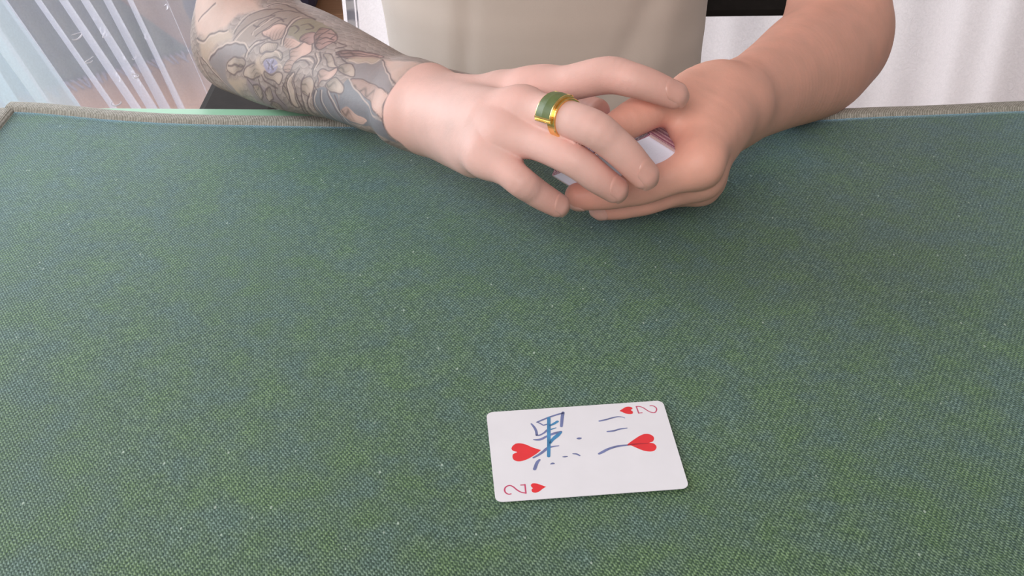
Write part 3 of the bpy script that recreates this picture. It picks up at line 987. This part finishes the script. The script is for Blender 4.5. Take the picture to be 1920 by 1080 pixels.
shirt_f = Shirt([(Chain([(TX + .006, 1.10, -.24, .150), (TX + .004, 1.10, -.12, .150), (TX, 1.10, .0, .158), (TX, 1.105, .14, .165), (TX, 1.115, .28, .150), (TX, 1.12, .36, .10)], flat=((0, 1, 0), 1.22)), .04),
                 (Chain([(TX - .20, 1.11, .365, .072), (TX - .1, 1.12, .40, .078), (TX + .1, 1.12, .40, .078), (TX + .20, 1.11, .365, .072)]), .05),
                 (Chain([np.r_[R_SH, .072], np.r_[R_SH * .62 + R_EL * .38, .070]]), .05),
                 (Chain([np.r_[L_SH, .072], np.r_[L_SH * .62 + L_EL * .38, .070]]), .05)],
                cuts=[(Chain([(TX, 1.09, .50, .085), (TX, 1.06, .47, .07)]), .008)])
Vs, Qs = surface(shirt_f, (-.30, .92, -.42), (.38, 1.30, .52), .005)
link('shirt', mesh_np('shirt', Vs, Qs), M_SHIRT, person)
trous = Body([(Chain([(TX - .06, 1.13, -.26, .11), (TX + .06, 1.13, -.26, .11)]), .05),
              (Chain([(TX - .09, 1.12, -.26, .085), (-.13, .93, -.235, .072), (-.165, .80, -.215, .062), (-.165, .79, -.27, .058), (-.165, .86, -.71, .05)]), .04),
              (Chain([(TX + .09, 1.12, -.26, .085), (.20, .93, -.235, .072), (.235, .80, -.215, .062), (.235, .79, -.27, .058), (.235, .86, -.71, .05)]), .04)])
Vs, Qs = surface(trous, (-.36, .68, -.745), (.42, 1.28, -.08), .008)
link('trousers', mesh_np('trousers', Vs, Qs), M_TROUS, person)
hair = Body([(Chain([(TX, 1.13, .675, .092), (TX, 1.06, .70, .075)]), .05), (Chain([(TX, 1.17, .62, .065), (TX, 1.15, .56, .05)]), .04)])
Vs, Qs = surface(hair, (-.10, .94, .45), (.17, 1.28, .80), .006)
link('hair', mesh_np('hair', Vs, Qs), M_HAIR, person)

# ------------------------------------------------------------------ chair
M_CHAIR = simple_mat('dark_chair_fabric', (.022, .017, .016), .95, var=.15, scale=70, bump=.2)
chair = empty('chair', (.10, 1.15, FLOOR_Z))
tag(chair, 'dark brown padded chair behind the person in the beige shirt', 'chair')
bz = at_y(1420, 37, 1.30)[2]
child_box('backrest', (-.11, 1.30, bz), (.36, 1.345, .42), M_CHAIR, chair, .012)
child_box('seat', (-.17, .90, -.43), (.30, 1.31, -.37), M_CHAIR, chair, .018)
child_box('armrest', (-.319, .93, -.175), (-.235, 1.34, -.132), M_CHAIR, chair, .010)
child_box('armrest', (.325, 1.16, -.175), (.368, 1.34, -.132), M_CHAIR, chair, .010)
for sx in (-.29, .347):
    child_box('armrest_post', (sx - .015, 1.24, -.40), (sx + .015, 1.28, -.175), M_LEG, chair, .003)
for sx in (-.02, .16):
    child_box('upright', (sx - .015, 1.345, -.40), (sx + .015, 1.362, .30), M_LEG, chair)
for sx in (-.14, .27):
    for sy in (.94, 1.30):
        child_box('leg', (sx - .018, sy - .018, FLOOR_Z), (sx + .018, sy + .018, -.43), M_LEG, chair)

# ------------------------------------------------------------------ floor, back wall, rug, cushion
M_SUB = simple_mat('subfloor', (.10, .05, .03), .9)
n = NT('floor_wood')
mp = n.n('ShaderNodeMapping'); mp.inputs['Scale'].default_value = (2, 22, 1); n.l(n.obj(), mp.inputs[0])
oi = n.n('ShaderNodeObjectInfo')
wcol = n.ramp(n.noise(3, 4, mp.outputs[0], .6, .6), [(.3, (.30, .135, .065)), (.55, (.40, .19, .095)), (.75, (.45, .235, .12))])
n.l(n.mix(.35, wcol, n.ramp(oi.outputs['Random'], [(0, (.30, .13, .07)), (1, (.47, .24, .13))])), n.b.inputs['Base Color'])
n.set(Roughness=.5); M_WOOD = n.m
floor = box('floor', (-3.0, -1.0, FLOOR_Z - .05), (3.0, 4.2, FLOOR_Z - .008), M_SUB, None, 0)
tag(floor, kind='structure')
pm = None
random.seed(2)
row = 0
y = 1.2
while y < 4.15:
    x = -4.0 + (row % 3) * .4
    while x < 1.0:
        if pm is None:
            o = box('plank', (0, 0, -.009), (1.196, .137, 0), M_WOOD, floor, .0015); pm = o.data
        else:
            o = bpy.data.objects.new('plank', pm); COL.objects.link(o); o.parent = floor
        o.location = (x, y, FLOOR_Z)
        x += 1.2
    y += .14; row += 1
M_WALL = simple_mat('plaster', (.70, .68, .66), .9, var=.03, scale=8)
wall = box('wall_back', (-3.0, 4.2, FLOOR_Z - .05), (3.0, 4.3, 2.0), M_WALL, None, 0)
tag(wall, kind='structure')
M_RUG = simple_mat('green_rug', (.075, .095, .07), .95, var=.4, scale=25, bump=.5)
ra = at(150, 150, FLOOR_Z); rb = at(352, 98, FLOOR_Z)
rug = empty('rug', (ra[0] - .5, ra[1] + .4, FLOOR_Z))
tag(rug, 'dark green rug on the wooden floor seen through the sheer curtain', 'rug')
rx = norm(rb - ra); ry = np.cross([0, 0, 1], rx)
bm = bmesh.new()
cs = [rb, rb + ry * 1.2, rb + ry * 1.2 - rx * 1.7, rb - rx * 1.7]
vb = [bm.verts.new(Vector(c) - rug.location) for c in cs]; f = bm.faces.new(vb)
ex_ = bmesh.ops.extrude_face_region(bm, geom=[f])
for v in ex_['geom']:
    if isinstance(v, bmesh.types.BMVert): v.co.z += .012
bmesh.ops.recalc_face_normals(bm, faces=bm.faces[:])
me = bpy.data.meshes.new('pile'); bm.to_mesh(me); bm.free()
link('pile', me, M_RUG, rug)
bm = bmesh.new()
for i in range(110):
    p = Vector(rb - rx * (1.7 * i / 110)) - rug.location + Vector((0, 0, .006))
    e = p - Vector(ry) * random.uniform(.04, .07) + Vector(rx) * random.uniform(-.01, .01) + Vector((0, 0, -.003))
    s = Vector(rx) * .004
    q = [bm.verts.new(c) for c in (p - s, p + s, e + s * .5, e - s * .5)]
    bm.faces.new(q)
me = bpy.data.meshes.new('fringe'); bm.to_mesh(me); bm.free()
tag(link('fringe', me, simple_mat('rug_fringe', (.26, .21, .28), .9), rug), kind='stuff')
M_NAVY = simple_mat('navy_fabric', (.028, .026, .06), .8, var=.2, scale=40)
ca_ = at(556, 10, FLOOR_Z + .05)
cush = box('floor_cushion', (ca_[0] - .30, ca_[1] - .02, FLOOR_Z), (ca_[0] + .045, ca_[1] + .5, FLOOR_Z + .16), M_NAVY, None, .04)
tag(cush, 'dark navy cushion lying on the wooden floor behind the tattooed arm', 'cushion')

# ------------------------------------------------------------------ curtains
def sheer(name, color, alpha, trans=.5):
    n = NT(name)
    t = n.t
    out = t.nodes['Material Output']
    col = n.ramp(n.noise(400, 2), [(.3, tuple(c * .93 for c in color)), (.7, color)])
    n.l(col, n.b.inputs['Base Color']); n.set(Roughness=.8, Specular_IOR_Level=.1)
    tl = n.n('ShaderNodeBsdfTranslucent'); n.l(col, tl.inputs[0])
    m1 = n.n('ShaderNodeMixShader'); m1.inputs[0].default_value = trans
    n.l(n.b.outputs[0], m1.inputs[1]); n.l(tl.outputs[0], m1.inputs[2])
    tp = n.n('ShaderNodeBsdfTransparent')
    m2 = n.n('ShaderNodeMixShader'); m2.inputs[0].default_value = alpha
    n.l(tp.outputs[0], m2.inputs[1]); n.l(m1.outputs[0], m2.inputs[2])
    n.l(m2.outputs[0], out.inputs['Surface'])
    return n


M_SHEER = sheer('sheer_voile', (.84, .85, .93), .36, .6).m
M_SHEER2 = sheer('dense_voile', (.86, .96, 1.0), .66, .6).m  # bluish daylight is put into the colour of this second layer
M_EMB = simple_mat('white_embroidery', (.86, .84, .88), .7, var=.04)
CY = 1.42
Z_TOP = .95


def fold(q):
    """depth of the cloth over its own width coordinate"""
    return .020 * math.cos(fold_phase(q)) + .008 * math.sin(q * 41 + 1.0)


def fold_phase(q):
    return q * 2 * math.pi / .036 + 1.2 * math.sin(q * 19) + .6 * math.sin(q * 61)


def curtain_pt(q, z, lean=.34, y=CY, k=1.0):
    """S shaped folds: the cloth doubles back on itself, so that it is three layers thick at each fold"""
    swing = .010 * math.sin(fold_phase(q) + .4)
    return np.array([q - swing + (0.0 - z) * (lean + .10 * math.sin(q * 17)), y + k * fold(q) * (1 + .3 * (0 - z)), z])


def curtain(name, q0, q1, nq, lean, y, mat, parent, k=1.0, zb=FLOOR_Z + .02, nz=14):
    V = [curtain_pt(q, z, lean, y, k) - np.array(parent.location) for q in np.linspace(q0, q1, nq) for z in np.linspace(zb, Z_TOP, nz)]
    return link(name, mesh_np(name, V, grid_faces(nq, nz)), mat, parent)


def q_of(px, py, lean=.34, y=CY):
    p = at_y(px, py, y)
    return p[0] + p[2] * lean


cur = empty('sheer_curtain', (-.6, CY, FLOOR_Z))
tag(cur, 'sheer white curtain with scroll embroidery hanging in slanting folds', 'curtain')
voile = curtain('voile', q_of(-260, 90), q_of(440, 0), 900, .34, CY, M_SHEER, cur)
o = curtain('overlap', q_of(-330, 90), q_of(92, 90), 500, .34, CY - .07, M_SHEER2, cur, 1.3)
o['label'] = 'denser fold of the curtain with bluish window light in its colour'


def scroll(px, py, s, turn, ang):
    """small embroidered hook lying on the cloth: s = size in metres"""
    s *= .50
    c = at_y(px, py, CY); q = c[0] + c[2] * .34; z0 = c[2]
    pts = []
    for i in range(22):
        t = i / 21
        a = turn * t * 4.6
        r_ = s * (1 - .55 * t)
        dx, dz = r_ * math.sin(a) - s * .2, r_ * math.cos(a)
        if t < .3: dx -= s * 1.5 * (.3 - t) * turn; dz += s * 1.2 * (.3 - t)
        x_, z_ = dx * math.cos(ang) - dz * math.sin(ang), dx * math.sin(ang) + dz * math.cos(ang)
        pts.append(curtain_pt(q + x_ + z_ * .34, z0 + z_) - [0, .0025, 0])
    pts = np.array(pts)
    C = Chain(np.c_[pts, s * .34 * np.r_[np.linspace(.5, 1, 11), np.linspace(1, .45, 11)]], 1)
    V, F_ = [], []
    T = np.gradient(C.c, axis=0)
    for i, (p, r_) in enumerate(zip(C.c, C.r)):
        t = norm(T[i]); b = norm(np.cross(t, [0, 1, 0])); u_ = np.cross(b, t)
        for k in range(6):
            a = k * math.pi / 3
            V.append(p + b * r_ * math.cos(a) + u_ * r_ * .5 * math.sin(a) - np.array(cur.location))
    me = mesh_np('embroidery', V, grid_faces(len(C.c), 6, True))
    link('embroidery_scroll', me, M_EMB, voile)


for px, py, s, turn, ang in ((178, 155, .0085, 1, .3), (187, 70, .0085, 1, 0), (166, 68, .006, -1, 0), (172, 45, .006, 1, .8), (201, 118, .006, -1, .4), (214, 148, .007, 1, 0), (225, 165, .006, 1, .2),
                             (113, 62, .007, 1, .2), (137, 105, .005, -1, 0), (242, 100, .006, 1, 0), (304, 76, .008, 1, 0), (182, 182, .006, -1, 1), (236, 55, .006, -1, 0), (250, 130, .006, 1, .4), (322, 20, .007, 1, .4)):
    scroll(px, py, s, turn, ang)

# right curtain: dense white lace
n = sheer('white_lace', (.90, .86, .89), 1.0, .5)
sc_ = n.noise(46, 3, dist=3.0)
lp_ = n.ramp(sc_, [(.44, (0, 0, 0)), (.5, (1, 1, 1)), (.56, (0, 0, 0))])
n.bump(lp_, .5, .002)
M_LACE = n.m
n = NT('lace_trim')
sep = n.n('ShaderNodeSeparateXYZ'); n.l(n.obj(), sep.inputs[0])
zz = n.math('SINE', n.math('ADD', n.math('MULTIPLY', sep.outputs[2], 2 * math.pi / .030), n.math('MULTIPLY', n.noise(60, 2), 3)))
n.l(n.ramp(n.math('MULTIPLY_ADD', zz, .5, .5), [(.3, (.42, .42, .50)), (.75, (.80, .79, .83))]), n.b.inputs['Base Color']); n.set(Roughness=.8)
M_TRIM = n.m
RY = 1.52
lc = empty('lace_curtain', (.5, RY, FLOOR_Z))
tag(lc, 'white lace curtain hanging behind the bare untattooed arm', 'curtain')


def lace_pt(q, z):
    return np.array([q, RY + .012 * math.sin(q * 31) + .006 * math.sin(q * 83 + 1), z])


q0 = at_y(645, 40, RY)[0]; q1 = at_y(2300, 40, RY)[0]
V = [lace_pt(q, z) - np.array(lc.location) for q in np.linspace(q0, q1, 260) for z in np.linspace(FLOOR_Z + .02, Z_TOP, 10)]
lace = link('lace_panel', mesh_np('lace_panel', V, grid_faces(260, 10)), M_LACE, lc)
for name, a, b, mt in (('openwork_trim', 652, 667, M_TRIM), ('hem', 670, 673, M_TRIM)):
    qa, qb = at_y(a, 40, RY)[0], at_y(b, 40, RY)[0]
    V = [lace_pt(q, z) - [0, .003, 0] - np.array(lc.location) for q in np.linspace(qa, qb, 6) for z in np.linspace(FLOOR_Z + .02, Z_TOP, 40)]
    link(name, mesh_np(name, V, grid_faces(6, 40)), mt, lace)

# ------------------------------------------------------------------ playing card lying on the mat
M_CARD = simple_mat('card_stock', (.80, .77, .825), .38, var=.02, scale=60)
M_RED = simple_mat('print_red', (.78, .035, .045), .4, var=.06, scale=90)
M_CRIM = simple_mat('print_crimson', (.56, .07, .16), .4, var=.06, scale=90)
M_VIOL = simple_mat('ink_violet', (.165, .19, .38), .45, var=.25, scale=160)
M_BLUE = simple_mat('ink_blue', (.060, .235, .46), .45, var=.2, scale=160)
M_DRED = simple_mat('ink_over_red', (.38, .02, .035), .45, var=.1, scale=160)


def card_mesh(name, L, W, t, r=.0034, seg=5):
    out = []
    for cx, cy, a0 in ((L / 2 - r, W / 2 - r, 0), (-L / 2 + r, W / 2 - r, 90), (-L / 2 + r, -W / 2 + r, 180), (L / 2 - r, -W / 2 + r, 270)):
        for k in range(seg + 1):
            a = math.radians(a0 + 90 * k / seg)
            out.append((cx + r * math.cos(a), cy + r * math.sin(a)))
    m = len(out)
    V = [(x, y, t) for x, y in out] + [(x, y, 0) for x, y in out]
    F_ = [list(range(m)), list(range(2 * m - 1, m - 1, -1))]
    F_ += [[i, i + m, (i + 1) % m + m, (i + 1) % m] for i in range(m)]
    return mesh_np(name, V, F_, smooth=False)


card = link('playing_card', card_mesh('playing_card', .088, .063, .0003), M_CARD)
card.location = (.0328, .4198, .0001)
card.rotation_euler = (0, math.radians(-.35), math.radians(4.51))
tag(card, 'white two of hearts playing card with blue handwriting, face up on the mat', 'playing card')


def flat_print(name, outline_mm, mat, z):
    P = np.asarray(outline_mm) / 1000
    bm = bmesh.new()
    vs_ = [bm.verts.new((x, y, z)) for x, y in P]
    f = bm.faces.new(vs_)
    bmesh.ops.triangulate(bm, faces=[f])
    bm.normal_update()
    for f in bm.faces:
        if f.normal.z < 0: f.normal_flip()
    me = bpy.data.meshes.new(name); bm.to_mesh(me); bm.free()
    return link(name, me, mat, card)


def stroke_print(name, runs, mat, z):
    V, F_ = [], []
    for run in runs:
        run = np.array(run)
        C = catmull(run, 5) if len(run) > 2 else np.array([run[0] + (run[1] - run[0]) * t for t in np.linspace(0, 1, 5)])
        P, w = C[:, :2], np.maximum(C[:, 2], .12) / 2
        T = np.gradient(P, axis=0); T /= np.linalg.norm(T, axis=1)[:, None] + 1e-9
        S = np.stack([-T[:, 1], T[:, 0]], 1)
        # rounded ends
        pre = [(P[0] - T[0] * w[0] * .75, w[0] * .5)]; post = [(P[-1] + T[-1] * w[-1] * .75, w[-1] * .5)]
        P = np.vstack([pre[0][0], P, post[0][0]]); w = np.r_[pre[0][1], w, post[0][1]]
        S = np.vstack([S[0], S, S[-1]])
        b = len(V)
        for p, s, ww in zip(P, S, w):
            V.append((*(p + s * ww) / 1000, z)); V.append((*(p - s * ww) / 1000, z))
        for i in range(len(P) - 1):
            F_.append([b + 2 * i, b + 2 * i + 1, b + 2 * i + 3, b + 2 * i + 2])
        z += .000003
    return link(name, mesh_np(name, V, F_, smooth=False), mat, card)


#centre [3.280e-02 4.198e-01 4.000e-04] yaw 4.51
# [-0.0462  0.0279 -0.    ]
# [ 0.0412  0.0348 -0.    ]
# [ 0.0463 -0.0279 -0.    ]
# [-0.0414 -0.0348  0.    ]
HEARTS = [[(-20.07, 1.06), (-24.05, 3.48), (-26.66, 5.65), (-29.37, 6.9), (-31.65, 6.78), (-33.36, 5.03), (-33.88, 3.18), (-33.07, 1.84), (-31.06, 0.8), (-33.25, -0.24), (-33.89, -2.05), (-33.59, -4.15), (-32.18, -5.44), (-29.97, -5.66), (-27.09, -4.58), (-24.1, -2.6), (-21.65, -0.54)],
          [(-20.45, -23.97), (-22.34, -22.73), (-24.38, -21.47), (-26.26, -21.17), (-27.21, -22.06), (-27.03, -23.44), (-26.43, -24.28), (-27.2, -25.18), (-26.95, -26.75), (-25.53, -27.35), (-23.84, -26.66), (-22.06, -25.1)],
          [(21.33, 25.63), (23.17, 27.08), (24.96, 28.25), (26.59, 28.39), (27.9, 27.61), (27.95, 26.61), (26.93, 25.72), (27.76, 24.4), (27.41, 22.95), (25.94, 22.7), (24.13, 23.28), (22.74, 24.5)],
          [(20.76, 0.52), (24.19, 3.42), (27.76, 6.1), (30.47, 7.34), (32.6, 7.03), (34.17, 5.47), (34.44, 3.57), (33.44, 1.58), (31.63, 0.97), (33.49, 0.19), (34.4, -1.51), (34.21, -3.33), (32.82, -5.01), (30.62, -5.34), (27.75, -4.28), (25.06, -2.2), (22.92, -0.38)]]
TWOS = [[[(-36.66, -26.95, 0.71), (-37.87, -27.03, 0.71), (-39.11, -25.75, 0.71), (-39.35, -23.79, 0.71), (-38.54, -22.12, 0.71), (-36.86, -21.43, 0.71), (-35.32, -22.44, 0.71), (-33.89, -24.52, 0.71), (-32.15, -26.24, 0.71), (-29.95, -27.15, 0.71)], [(-29.97, -27.3, 0.71), (-29.86, -21.41, 0.71)], [(-29.78, -21.73, 0.71), (-31.79, -21.69, 0.71)]],
        [[(36.94, 27.96, 0.6), (38.36, 27.82, 0.6), (39.66, 26.19, 0.6), (39.54, 24.21, 0.6), (38.34, 22.6, 0.6), (36.51, 23.03, 0.6), (34.9, 24.68, 0.6), (33.37, 26.82, 0.6), (31.65, 27.99, 0.6), (30.06, 28.05, 0.6)], [(30.16, 28.24, 0.6), (30.46, 22.74, 0.6)], [(30.39, 23.05, 0.6), (32.21, 23.06, 0.6)]]]
INK_VIOLET= [[(10.31, 19.03, 0.91), (13.73, 19.76, 0.98), (17.06, 20.79, 0.91), (19.99, 21.33, 0.7), (22.12, 20.78, 0.49), (23.09, 19.95, 0.35)],
    [(13.0, 10.95, 0.84), (16.15, 11.12, 1.05), (19.44, 12.12, 0.91), (22.94, 12.49, 0.63)],
    [(6.66, -4.47, 1.12), (8.66, -3.31, 1.54), (11.36, -1.67, 1.47), (14.61, -0.48, 1.33), (17.78, 0.13, 1.19), (21.18, 0.25, 0.98)],
    [(-22.73, 20.56, 0.84), (-21.6, 17.8, 1.19), (-20.96, 14.88, 1.26), (-20.97, 11.8, 1.26)],
    [(-21.1, 12.05, 1.05), (-19.75, 11.68, 0.91), (-17.42, 13.1, 0.98), (-15.5, 15.05, 1.4)],
    [(-19.98, 21.4, 0.77), (-17.32, 22.69, 0.98), (-13.99, 24.31, 1.05), (-10.01, 25.87, 1.05), (-6.39, 26.99, 1.05)],
    [(-6.34, 27.38, 1.61), (-7.33, 23.16, 1.61), (-8.46, 16.98, 1.4)],
    [(-19.66, 21.37, 0.7), (-18.23, 20.11, 0.77), (-17.1, 18.89, 0.77), (-15.82, 19.15, 0.91), (-14.53, 19.5, 1.05)],
    [(-22.83, 8.8, 0.63), (-21.0, 8.53, 1.26), (-19.12, 8.81, 1.4), (-15.81, 10.82, 1.26), (-12.23, 12.35, 1.54), (-9.01, 13.22, 1.26)],
    [(-24.27, -3.95, 0.91), (-21.84, -2.39, 1.26), (-19.17, -0.17, 1.4), (-16.79, 2.11, 1.54), (-13.93, 2.97, 0.84), (-11.31, 3.17, 0.49)],
    [(-21.42, -5.58, 1.05), (-22.82, -7.44, 1.54), (-24.48, -11.91, 1.61)],
    [(-16.69, -9.15, 0.56), (-15.75, -8.8, 1.19), (-15.01, -8.88, 0.84)],
    [(-10.44, -4.78, 0.56), (-9.38, -4.75, 0.98), (-8.31, -4.72, 0.7)],
    [(-5.52, -3.1, 0.49), (-3.75, -3.5, 0.98), (-2.4, -4.76, 0.77)],
    [(-1.99, 7.44, 0.84), (-1.07, 7.4, 1.47), (-0.13, 7.49, 0.84)]]
INK_BLUE= [[(-13.77, 24.04, 1.68), (-14.87, 14.27, 1.75), (-15.91, 5.01, 1.68), (-16.99, -3.77, 1.61)],
    [(-13.89, 18.24, 0.91), (-12.05, 19.26, 1.4), (-9.8, 20.97, 1.4)],
    [(-13.75, 15.35, 0.84), (-11.14, 16.29, 0.56)],
    [(-9.07, 12.75, 1.05), (-11.19, 10.6, 2.1), (-13.66, 8.04, 1.75), (-15.19, 5.4, 1.05)]]
INK_RED= [[(21.33, 0.24, 0.84), (24.93, 0.57, 0.7), (31.07, 0.47, 0.28)]]

for i, hpts in enumerate(HEARTS):
    notch = len(hpts) // 2 if i in (1, 2) else 8
    notch = {0: 8, 1: 6, 2: 6, 3: 8}[i]
    flat_print('heart', smooth_closed(hpts, 5, (0, notch)), M_RED, .00033)
for tw in TWOS: stroke_print('numeral', tw, M_CRIM, .00033)
for s_ in INK_VIOLET: stroke_print('ink_stroke', [s_], M_VIOL, .00035)
for s_ in INK_BLUE: stroke_print('ink_stroke', [s_], M_BLUE, .00037)
for s_ in INK_RED: stroke_print('ink_stroke', [s_], M_DRED, .00037)

# ------------------------------------------------------------------ deck in the left hand
def cam_dir(a, b, c):
    return norm(RIGHT * a + UP * b + FWD * c)


dL = cam_dir(-.893, -.347, .285); dM = cam_dir(.15, .37, .917); dN = cam_dir(-.675, .611, -.414)
dM = norm(dM - dL * (dM @ dL)); dN = norm(np.cross(dL, dM)); dN = dN if dN[2] > 0 else -dN; DSG = 1.0 if np.cross(dN, dL) @ dM > 0 else -1.0
B0 = at(1221, 255, .072)
n = NT('deck_back_print')
sep = n.n('ShaderNodeSeparateXYZ'); n.l(n.obj(), sep.inputs[0])
ax_ = n.math('ABSOLUTE', sep.outputs[0]); ay_ = n.math('ABSOLUTE', sep.outputs[1])
wav = n.math('MULTIPLY', n.math('SINE', n.math('MULTIPLY', n.math('ADD', sep.outputs[0], n.math('MULTIPLY', sep.outputs[1], 1.0)), 2 * math.pi / .0075)), .0007)
edge = n.math('ADD', n.math('MINIMUM', n.math('SUBTRACT', .0315, ax_), n.math('SUBTRACT', .044, ay_)), wav)
frame = n.math('SINE', n.math('MULTIPLY', edge, 2 * math.pi / .0022))
scroll = n.noise(230, 3, dist=2.5)
inner = n.ramp(scroll, [(.42, (.12, .10, .28)), (.5, (.42, .10, .30)), (.56, (.70, .72, .85)), (.7, (.74, .74, .86))])
fr = n.ramp(n.math('MULTIPLY_ADD', frame, .5, .5), [(.25, (.36, .05, .24)), (.55, (.86, .62, .74))])
isf = n.math('LESS_THAN', edge, .0028)
n.l(n.mix(isf, inner, fr), n.b.inputs['Base Color'])
n.set(Roughness=.4)
M_BACK = n.m
n = NT('deck_short_edge')
sep = n.n('ShaderNodeSeparateXYZ'); n.l(n.obj(), sep.inputs[0])
st = n.math('SINE', n.math('ADD', n.math('MULTIPLY', sep.outputs[1], 2 * math.pi / .0042), n.math('MULTIPLY', n.noise(150, 2), 2.0)))
n.l(n.ramp(n.math('MULTIPLY_ADD', st, .5, .5), [(.12, (.25, .12, .17)), (.35, (.52, .36, .38)), (.8, (.62, .46, .46))]), n.b.inputs['Base Color'])
n.set(Roughness=.6)
M_SEDGE = n.m
M_LEDGE = simple_mat('deck_long_edge', (.74, .71, .84), .55, var=.05, scale=300)
deck = empty('card_deck', tuple(B0))
tag(deck, 'squared pack of playing cards gripped in the bare left hand', 'card deck')
cm = card_mesh('card', .063, .088, .00036)
for m_ in (M_LEDGE, M_BACK, M_SEDGE): cm.materials.append(m_)
for p in cm.polygons:
    nn = p.normal
    p.material_index = 1 if nn.z > .5 else (0 if nn.z < -.5 or abs(nn.y) > .75 else 2)
random.seed(4)
for i in range(52):
    o = bpy.data.objects.new('card', cm)
    COL.objects.link(o)
    T_ = .00036
    c = B0 + dL * .0315 + dM * .044 - dN * (T_ * i) - dL * (i * T_ * .68) + dL * random.uniform(-.00006, .00006) + dM * random.uniform(-.00006, .00006)
    Mx = Matrix.Identity(4)
    yax = np.cross(dN, dL)
    for r_ in range(3):
        Mx[r_][0], Mx[r_][1], Mx[r_][2], Mx[r_][3] = dL[r_], yax[r_], dN[r_], c[r_] - B0[r_]
    o.parent = deck
    o.matrix_local = Mx
    if i == 0: o['label'] = 'ornate purple and white back of the top card'

# ------------------------------------------------------------------ ring on the middle finger
n = NT('gold'); n.l(n.ramp(n.noise(300, 3), [(.3, (.83, .50, .16)), (.7, (.93, .64, .27))]), n.b.inputs['Base Color'])
n.set(Roughness=.22, Metallic=1.0); M_GOLD = n.m
n = NT('green_stone'); n.l(n.ramp(n.noise(160, 3), [(.3, (.080, .115, .028)), (.7, (.125, .155, .050))]), n.b.inputs['Base Color'])
n.set(Roughness=.4); M_STONE = n.m
ch = catmull(r_middle, 6)
RC = at(1059, 221, .0955)
k = np.argmin(((ch[:, :3] - RC) ** 2).sum(1))
RC = ch[k, :3]; fax = norm(ch[k + 1, :3] - ch[k - 1, :3]); rr = ch[k, 3]
rup = norm([-.08, -.52, .85]); rup = norm(rup - fax * (rup @ fax)); rsd = np.cross(rup, fax)
ring = empty('signet_ring', tuple(RC))
tag(ring, 'gold signet ring with a square dark green stone on the middle finger', 'ring')


def arc_block(name, a0, a1, x0_, x1_, r0, r1, mat, parent, na=40, round_=.0003, crown=0.0):
    """solid swept round the finger axis: angles from the dorsal direction, x along the finger"""
    prof = [(x0_ + round_, r0), (x0_, r0 + round_), (x0_, r1 - round_), (x0_ + round_, r1), ((x0_ + x1_) / 2, r1 + crown), (x1_ - round_, r1), (x1_, r1 - round_), (x1_, r0 + round_), (x1_ - round_, r0)]
    full = abs(a1 - a0) >= 359.9
    An = np.radians(np.linspace(a0, a1, na + 1)[:(-1 if full else None)])
    V = []
    for a in An:
        d = rup * math.cos(a) + rsd * math.sin(a)
        for x, r_ in prof: V.append(fax * x + d * r_)
    m, kk = len(An), len(prof)
    F_ = []
    for i in range(m if full else m - 1):
        for j in range(kk):
            F_.append([i * kk + j, ((i + 1) % m) * kk + j, ((i + 1) % m) * kk + (j + 1) % kk, i * kk + (j + 1) % kk])
    if not full: F_ += [list(range(kk)), list(range((m - 1) * kk + kk - 1, (m - 1) * kk - 1, -1))]
    me = mesh_np(name, V, F_, smooth=False)
    bm = bmesh.new(); bm.from_mesh(me); bmesh.ops.recalc_face_normals(bm, faces=bm.faces[:]); bm.to_mesh(me); bm.free()
    return link(name, me, mat, parent)


ri = rr - .0004
arc_block('band', 0, 360, .0012, .0066, ri, ri + .0017, M_GOLD, ring, 64, .0004)
bezel = arc_block('bezel', -60, 60, -.0072, .0052, ri, ri + .0026, M_GOLD, ring, 30, .0003)
arc_block('stone', -47, 47, -.0065, .0040, ri + .001, ri + .0029, M_STONE, bezel, 30, .0002, .0004)
arc_block('rim', -50, 50, .0040, .0050, ri + .001, ri + .0031, M_GOLD, bezel, 30, .0003)
arc_block('rim', 47, 51, -.0071, .0050, ri + .001, ri + .0031, M_GOLD, bezel, 4, .0002)
arc_block('rim', -51, -47, -.0071, .0050, ri + .001, ri + .0031, M_GOLD, bezel, 4, .0002)
for a in range(54, 60, 2):
    for s in (-1, 1):
        arc_block('engraved_ridge', s * a - .5, s * a + .5, -.0068, .0046, ri + .002, ri + .0030, M_GOLD, bezel, 2, .0002)
